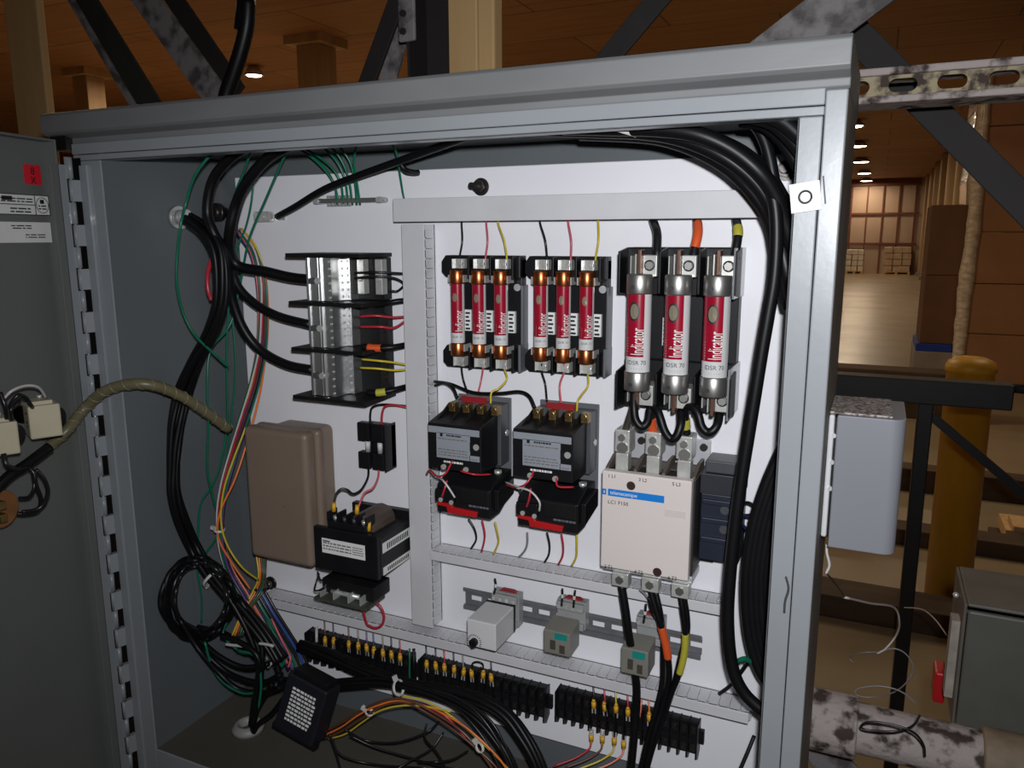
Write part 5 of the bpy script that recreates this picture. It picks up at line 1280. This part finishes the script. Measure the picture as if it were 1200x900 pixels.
# yellow crimp terminals on the strips
def crimp_proto():
    t = thing('crimp_terminal', 'x', 'crimp terminal', (0,0,0))
    g = MB(); g.cyl((0,0,0),(0,0,.009), .0034, .0030, 12).cyl((0,0,.009),(0,0,.012), .0030, .0016, 12).build('sleeve', terminal_y, t)
    g = MB(); g.box((-.0028,-.0005,-.008),(-.0012,.0005,.0)).box((.0012,-.0005,-.008),(.0028,.0005,.0)).box((-.0028,-.0006,-.001),(.0028,.0006,.002)).build('fork_tongue', tinned, t)
    return t
proto = crimp_proto(); used = False
def place_crimp(px, py, label, group, flip=False, wc='black', sz=0):
    global used
    c = P(px, py, .02)
    o = proto if not used else copy_tree(proto)
    used = True
    o.location = c-Vector((0,0,.004 if not flip else -.004))
    if flip: o.rotation_euler = (0, math.pi, 0)
    else: o.rotation_euler = (0, random.uniform(-.12,.12), 0)
    o['label'] = label; o['group'] = group
    return c
cw = ['grey','brown','orange','yellow','black','red','white','purple','blue']
crn = random.Random(5)
for i, (px, py) in enumerate(((381,751),(391,752),(409,756),(420,758),(430,760),(438,763),(449,766),(459,768),(469,771))):
    c = place_crimp(px, py, 'yellow crimped terminal on top of the left terminal strip', 'crimps on the left strip')
    col = ['brown','navy','brown','grey','purple','blue','grey','black','red'][i]
    wire([(px,py-6,.02),(px-.3,py-12,.018),(px-.6,py-20,.014),(px-1,py-28,.01)], col, .0012, f'short {col} wire from the left terminal strip up behind the bottom duct', 'short wires over the left strip')
wire([(371,752,.02),(371,745,.02),(371,735,.012)], 'white', .0022, 'short white wire at the left end of the left terminal strip')
for i, (px, py) in enumerate(((500,779),(511,781),(521,783),(532,785),(543,788),(553,790),(566,791),(576,795))):
    c = place_crimp(px, py, 'yellow crimped terminal on top of the middle terminal strip', 'crimps on the middle strip')
    if i in (5,6): continue
    col = ['black','black','red','black','grey','black','black','black'][i]
    wire([(px,py-6,.02),(px-.3,py-12,.018),(px-.6,py-20,.014),(px-1,py-26,.01)], col, .0012, f'short {col} wire from the middle terminal strip up behind the bottom duct', 'short wires over the middle strip')
wire([(553,785,.02),(553,779,.022),(556,776,.024),(562,776,.024),(566,779,.022),(566,786,.02)], 'black', .0012, 'black jumper wire arching between two crimps on the middle strip')
for i, (px, py, col) in enumerate(((696,826,'black'),(709,829,'red'),(722,831,'yellow'),(736,835,'red'),(761,841,'orange'))):
    place_crimp(px, py, 'yellow crimped terminal on top of the right terminal strip', 'crimps on top of the right strip')
    wire([(px,py-6,.02),(px-.3,py-12,.018),(px-.6,py-20,.014),(px-1,py-26,.01)], col, .0012, f'short {col} wire from the right terminal strip up behind the bottom duct', 'short wires over the right strip')
wire([(750,840,.02),(751,828,.018),(752,818,.012)], 'salmon', .0014, 'pale red wire between the crimps of the right terminal strip')
for i, (px, py, col) in enumerate(((693,864,'red'),(706,866,'brown'),(720,868,'yellow'),(731,872,'salmon'))):
    place_crimp(px, py, 'yellow crimped terminal under the right terminal strip', 'crimps under the right strip', True)
    wire([(px,py+6,.02),(px-3,py+14,.025),(px-18,py+24,.035),(px-44,py+34,.05)], col, .0013, f'{col} wire leaving the underside of the right terminal strip')
# white gap markers between strip 1 and 2, vertical wires
wire([(480,760,.014),(480,775,.02),(480,792,.022),(481,806,.02)], WC['green'], .0014, 'dull green wire passing between the left and middle terminal strips')
wire([(485,760,.014),(485,775,.022),(486,790,.024),(487,804,.02)], black_rub, .0022, 'black wire passing between the left and middle terminal strips')

# ---- cables in front of the bottom
bz = 'black cable in the thick bundle sweeping under the terminal strips'
bundle([(352,757,.05),(385,768,.055),(420,784,.06),(455,797,.06),(490,806,.06),(530,812,.06),(565,822,.062),(592,838,.065),(612,862,.07),(628,890,.075),(640,925,.08)], 7, .0042, black_rub, bz, 'black cables under the strips', .0062, seed=8)
bundle([(330,800,.07),(370,804,.07),(410,800,.07),(450,798,.065),(490,806,.065),(530,820,.065),(560,838,.07),(582,862,.075),(600,890,.08),(612,925,.085)], 4, .0036, black_rub, 'thin black cable joining the bundle from the flasher box side', 'thin black cables under the strips', .006, seed=9)
for i, (q, c, r) in enumerate((
   (((385,866,.1),(405,860,.1),(425,846,.1),(445,833,.1),(470,827,.095),(500,828,.09),(528,834,.09)), 'yellow', .0013),
   (((380,862,.1),(400,852,.1),(420,838,.1),(442,827,.1),(468,821,.095),(500,828,.09),(535,845,.09),(560,864,.09),(584,888,.09),(600,910,.09)), 'orange', .0014),
   (((378,858,.1),(402,846,.1),(428,830,.1),(455,820,.1),(480,821,.095),(510,836,.09),(540,856,.09),(562,880,.09),(580,905,.09)), 'brown', .0018),
   (((470,819,.095),(495,826,.09),(520,838,.09),(535,852,.088),(548,868,.088),(556,876,.088)), 'red', .0015),
   (((380,866,.105),(404,855,.105),(430,838,.105),(452,826,.1),(476,824,.095),(505,838,.09),(535,858,.09),(575,892,.09),(590,912,.09)), 'brown', .0016),
   (((470,815,.09),(500,822,.088),(530,840,.085),(556,862,.085),(590,895,.088),(604,912,.09)), 'yellow', .0012))):
    wire(q, c, r, f'{c} wire in the loose harness below the terminal strips', 'loose harness below the strips')
tie(433,835,.1,.0052,.4,'white nylon tie on the orange and yellow loose harness')
tie(467,806,.08,.010,1.2,'white nylon tie on the black bundle under the left strip')
tie(562,876,.09,.0058,.9,'white nylon tie low on the loose harness near the picture bottom')
for i, q in enumerate((((500,812,.07),(525,824,.075),(548,842,.08),(570,870,.085),(588,905,.09)),((505,808,.07),(535,818,.075),(560,836,.08),(582,866,.085),(600,905,.09)),((510,815,.065),(545,822,.07),(575,845,.075),(592,875,.08),(602,905,.08)))):
    wire(q, 'black', .0018, 'thin black wire arcing beside the loose harness towards the picture bottom', 'thin black arcs', n=6)
# faint loops lying on the cabinet floor
for i, q in enumerate((((404,855,.12),(430,868,.1),(465,870,.09),(500,858,.08),(515,845,.06)),((388,862,.14),(400,885,.14),(440,896,.12),(500,900,.12)),((410,862,.12),(440,876,.11),(480,888,.1),(520,899,.1),(560,905,.1)),((500,848,.07),(498,865,.08),(512,882,.1),(525,905,.12)),((520,858,.07),(505,878,.09),(480,892,.12),(460,905,.14)),((548,880,.07),(530,890,.1),(510,893,.12),(490,893,.12)),((386,860,.14),(393,880,.14),(400,905,.14)))):
    wire(q, 'black', .0014, 'thin dark wire looping loosely above the cabinet floor', 'thin dark wires above the cabinet floor', n=6)
# flasher box
c = P(351,832,.13)
t = thing('black_relay_box', 'tilted black plastic box with white lettering hanging in the lower left cables', 'relay box', c)
M = Matrix.Translation(c) @ Matrix.Scale(1.22, 4) @ Matrix.Rotation(math.radians(13), 4, 'Y') @ Matrix.Rotation(math.radians(-12), 4, 'X')
MB().box((-.028,0,-.034),(.028,.03,.034), M).build('housing', mat('blue_black_plastic', s(22,23,32), .5, 0, .1, 30), t, bev=.003, seg=3)
MB().box((-.031,.002,-.037),(.031,.012,-.030), M).build('lower_flange', black_pl, t, bev=.001)
MB().box((-.024,.004,.034),(.024,.026,.040), M).build('upper_cap', black_pl, t, bev=.001)
g = MB(); g.use(white_lbl); rd = random.Random(12)
for k in range(9):
    z = .019-k*.0047; x = -.016
    while x < .017:
        wdt = rd.uniform(.0022,.006); g.box((x,-.0004,z),(min(x+wdt,.019),0,z+.0026), M); x += wdt+.0012
g.build('printed_text', None, t, label='white rows of fine lettering')

# ================================================================ CABLES FROM THE LARGE CONTACTOR DOWN
o = wire([(728,684,.058),(733,715,.06),(737,745,.06),(742,775,.055),(746,805,.05),(745,840,.05),(742,875,.055),(737,925,.06)], black_rub, .005, 'thick black cable hanging from the left lower lug of the ivory contactor', None, 'cable', 'motor_cable', n=12)
o = wire([(762,690,.058),(768,712,.06),(775,735,.06),(782,765,.055),(784,795,.05),(776,830,.05),(765,865,.055),(752,925,.06)], black_rub, .0038, 'black cable with orange sleeve hanging from the middle lower lug', None, 'cable', 'motor_cable', n=12)
band((775,735,.06),(783.3,772,.0545),.0048, orange, o, mid=(779.6,753,.0575))
o = wire([(768,692,.058),(774,718,.06),(777,745,.05),(777,775,.045),(776,800,.045),(768,835,.05),(758,870,.055),(746,925,.06)], black_rub, .0033, 'second black cable hanging behind the orange sleeved one', None, 'cable', 'motor_cable', n=10)
o = wire([(797,697,.058),(800,715,.06),(803,740,.06),(802,765,.058),(796,790,.055),(786,815,.052),(776,845,.05),(764,880,.055),(752,925,.06)], black_rub, .0033, 'black cable with yellow sleeve hanging from the right lower lug', None, 'cable', 'motor_cable', n=10)
band((803.5,743,.0602),(797,789,.0555),.0042, yellow_tape, o, mid=(802,766,.0585))
o = wire([(801,697,.056),(805,722,.056),(805,742,.055),(798,770,.052),(792,795,.05),(784,822,.048),(772,855,.05),(758,890,.055),(748,925,.06)], black_rub, .0035, 'black cable hanging just right of the yellow sleeved one', None, 'cable', 'motor_cable', n=10)
o = wire([(750,691,.055),(757,698,.05),(763,710,.045),(769,725,.045)], 'grey', .0014, 'short grey wire beside the middle lower lug')
wire([(760,700,.05),(764,716,.045),(770,728,.04),(772,740,.03)], black_rub, .002, 'thin black wire beside the middle lower lug')

# ================================================================ RIGHT SIDE CABLES
rl = 'thick black cable arching along the top right corner of the cabinet'
tops = [((640,151,.12),(700,153,.12),(755,155,.12),(800,163,.12),(845,182,.12),(880,208,.115),(902,238,.11),(912,275,.1),(925,330,.1),(940,400,.1)),
        ((660,149,.14),(720,150,.14),(770,151,.14),(815,157,.14),(855,174,.135),(888,200,.13),(908,228,.12),(920,262,.11),(935,310,.1),(950,370,.1)),
        ((680,156,.1),(740,158,.1),(780,163,.1),(822,178,.1),(858,200,.1),(888,232,.1),(905,262,.1),(912,300,.1),(925,360,.09)),
        ((745,150,.1),(800,156,.1),(850,172,.1),(890,195,.1),(912,226,.1),(930,262,.1),(950,300,.1))]
for i, q in enumerate(tops): wire(q, black_rub, .0078, rl, 'thick cables across the top right corner', 'cable', 'feeder_cable', n=14)
wire([(750,148,.1),(800,153,.11),(850,168,.12),(885,190,.12),(903,220,.12),(910,260,.12),(908,320,.12),(900,370,.12),(893,410,.12),(885,460,.12),(877,510,.12),(869,560,.12),(861,620,.12),(855,680,.12),(853,730,.12),(858,780,.12),(872,812,.12),(900,838,.12)], black_rub, .0066, 'long black cable dropping right of the large fuses to the cabinet bottom', None, 'cable', 'feeder_cable', n=14)
wire([(870,136,.1),(885,146,.1),(896,165,.1),(903,190,.1),(908,220,.1),(915,260,.1)], black_rub, .006, 'black cable bending down from the top frame near the right corner', None, 'cable', 'feeder_cable', n=12)
for k, q in enumerate((((880,136,.15),(905,143,.15),(925,160,.15),(945,185,.15)),((898,134,.16),(918,143,.16),(940,162,.16)),((868,140,.13),(895,145,.13),(918,165,.13),(940,200,.13)))):
    wire(q, black_rub, .0075, 'thick black cable entering the top right corner behind the frame', 'cables in the top right corner', 'cable', 'feeder_cable', n=12)
for k in range(6):
    o_ = k*6
    wire([(935+o_,470,.08),(918+o_*.9,520,.08),(897+o_,570,.08),(882+o_,620,.08),(874+o_,680,.08),(877+o_,740,.08),(890+o_,785,.08),(912+o_,815,.08)], black_rub, .0062, 'black cable in the wide hoop hidden behind the right frame post', 'hoop of cables behind the right post', 'cable', 'control_cable', n=10)
tie(725,153,.135,.017,.3,'white nylon tie on the black cables under the top frame')
wire([(866,610,.04),(878,625,.06),(893,650,.07),(908,690,.08)], 'navy', .0019, 'navy wire crossing diagonally towards the right post')
wire([(866,604,.04),(885,606,.05),(905,608,.06),(925,612,.07)], 'navy', .0018, 'navy wire running level to the right post')
wire([(868,592,.03),(876,589,.04),(883,593,.045),(883,602,.045),(872,604,.04),(862,603,.03)], 'black', .0018, 'black wire loop right of the auxiliary contact block')
wire([(843,813,.02),(856,803,.03),(868,788,.04),(878,774,.05),(884,768,.06)], black_rub, .0024, 'thin black cable from the bottom duct end to the cable hoop')
wire([(884,862,.03),(876,882,.04),(866,905,.05)], black_rub, .0022, 'thin black cable at the bottom beside the right post')
wire([(853,770,.118),(862,775,.1),(872,772,.09),(882,776,.08)], WC['green'], .0028, 'dark green wire binding the hanging cable to the hoop')

# ================================================================ JUNCTION BOX ON THE CABINET SIDE
yj0, yj1 = .79, .885
t = thing('junction_box', 'grey rounded junction box fixed to the outside right of the cabinet', 'junction box', (XR,(yj0+yj1)/2,PY(1010,640,yj0).z))
c0 = PY(980,490,yj0); c1 = PY(1060,640,yj0); zt = PY(1010,489,yj0).z; zb = PY(1010,647,yj0).z; xe = PY(1057,560,yj0).x
xm = PY(976,560,yj0).x
g = MB(); rq = .012; g.prism([(xm,yj1,zb),(xm,yj0,zb)]+[(xe-rq+rq*math.sin(math.radians(q)),yj0+rq-rq*math.cos(math.radians(q)),zb) for q in range(0,91,10)]+[(xe,yj1,zb)], (0,0,zt-zb)); g.build('cover', mat('grey_cover_enamel', s(122,123,130), .4, 0, .03, 8), t, bev=.0012)
g = MB(); g.box((XR+.0005,yj0+.004,zb+.008),(xm-.0022,yj1,zt-.001)); g.build('base', mat('pale_grey_enamel', s(196,196,198), .4, 0, .05, 30), t, bev=.002)
g = MB(); g.box((xm-.0021,yj0+.009,zb+.008),(xm-.0002,yj1-.004,zt-.004)); g.build('gasket_gap', black_mat, t)
for f_ in (.2,.45,.7): g = MB(); z = zt-(zt-zb)*f_*.8; g.cyl((xm-.002,yj0+.003,z),(xm-.002,yj0+.0095,z),.0022,n=10); g.build('cover_screw', steel, t)
g = MB(); g.box((XR+.001,yj0+.006,zt+.0002),(xe-.012,yj1-.004,zt+.002)); g.build('dust_layer', mat('dust_crust', s(90,76,70), .9, 0, 0, 260, .8, 300, col2=s(170,160,155), thr=(.4,.6)), t)
wire([PY(969,638,.83),PY(969,648,.83),PY(972,662,.83),PY(968,672,.83)], 'white', .0014, 'short pale wire end under the junction box', world=True)
wire([PY(968,671,.84),PY(978,683,.86),PY(990,700,.9)], 'black', .0009, 'thin dark wire trailing under the junction box', world=True)
# loose curled wires at the right
def loose(pts, col, r, lab): wire([tuple(PY(a,b,c)) for a,b,c in pts], col, r, lab, world=True, n=6)
loose([(990,700,.9),(1020,707,1.0),(1048,712,1.1),(1054,730,1.15),(1050,745,1.2),(1038,760,1.2),(1028,766,1.2)], 'white', .0014, 'pale wire curling down behind the black barrier post')
loose([(1028,764,1.2),(1010,765,1.2),(995,770,1.25),(1000,776,1.25)], 'grey', .0009, 'thin wire end curling left of the red switch')
loose([(1028,766,1.2),(1045,760,1.2),(1060,765,1.2),(1070,780,1.2),(1066,795,1.2),(1050,810,1.15),(1025,817,1.1),(1005,815,1.1),(1005,807,1.1),(1030,804,1.1),(1055,810,1.1),(1075,825,1.1)], 'grey', .001, 'thin grey wire loop above the flaking pipe')
loose([(1078,838,.93),(1070,850,.92),(1050,857,.91),(1020,856,.91),(1009,852,.91),(1018,846,.91),(1045,849,.91),(1070,858,.91),(1082,872,.92),(1084,886,.93)], 'black', .0013, 'black wire loop lying over the flaking pipe')
loose([(1060,712,2.2),(1080,714,2.1),(1095,725,2.0),(1110,745,1.9)], 'white', .0016, 'pale wire trailing behind the foot of the black barrier')
# black cable above the cabinet at upper left
wire([(-.60,1.0,3.99),(-.62,.99,3.0)]+[tuple(PY(x,y,.98)) for x,y in ((292,-40),(291,0),(289,30),(282,60),(273,88),(266,108),(262,125))], black_rub, .0115, 'thick black cable rising behind the cabinet top at upper left', None, 'cable', 'supply_cable', world=True, n=18)

# ================================================================ CAMERA AND LIGHT
cam = bpy.data.cameras.new('camera'); co = bpy.data.objects.new('camera', cam); C.objects.link(co)
cam.sensor_width = 36; cam.lens = F/1200*36; cam.clip_start = .02; cam.clip_end = 200
rx = Vector(R @ np.array([1,0,0])); ry = Vector(R @ np.array([0,-1,0])); rz = Vector(R @ np.array([0,0,-1]))
co.matrix_world = Matrix(((rx.x,ry.x,rz.x,0),(rx.y,ry.y,rz.y,0),(rx.z,ry.z,rz.z,H),(0,0,0,1)))
scene.camera = co
sp = bpy.data.lights.new('phone_flash', 'SPOT'); sp.energy = 33; sp.color = (.95,.97,1); sp.spot_size = math.radians(125); sp.spot_blend = 1.0; sp.shadow_soft_size = .012
so = bpy.data.objects.new('phone_flash', sp); C.objects.link(so); so.location = (.02,-.01,H+.05)
tgt = PY(740,430,.9); so.rotation_euler = (tgt-so.location).to_track_quat('-Z','Y').to_euler()
# added warm fill lights overhead, with no fixtures modelled
for (x,y,e) in ((-5,3,34),(-2,6.5,44),(1.5,5.5,20),(-14,20,200),(1.2,14,30)):
    l = bpy.data.lights.new('warm_fill','AREA'); l.size = 1.0; l.energy = e; l.color = (1,.80,.56)
    lo = bpy.data.objects.new('warm_fill', l); C.objects.link(lo); lo.location = (x,y,3.8)
w = bpy.data.worlds.new('World'); scene.world = w; w.use_nodes = True
w.node_tree.nodes['Background'].inputs[0].default_value = (.9,.75,.6,1); w.node_tree.nodes['Background'].inputs[1].default_value = .02
scene.view_settings.view_transform = 'Standard'; scene.view_settings.look = 'None'; scene.view_settings.exposure = 0; scene.view_settings.gamma = 1
scene.view_settings.use_curve_mapping = False
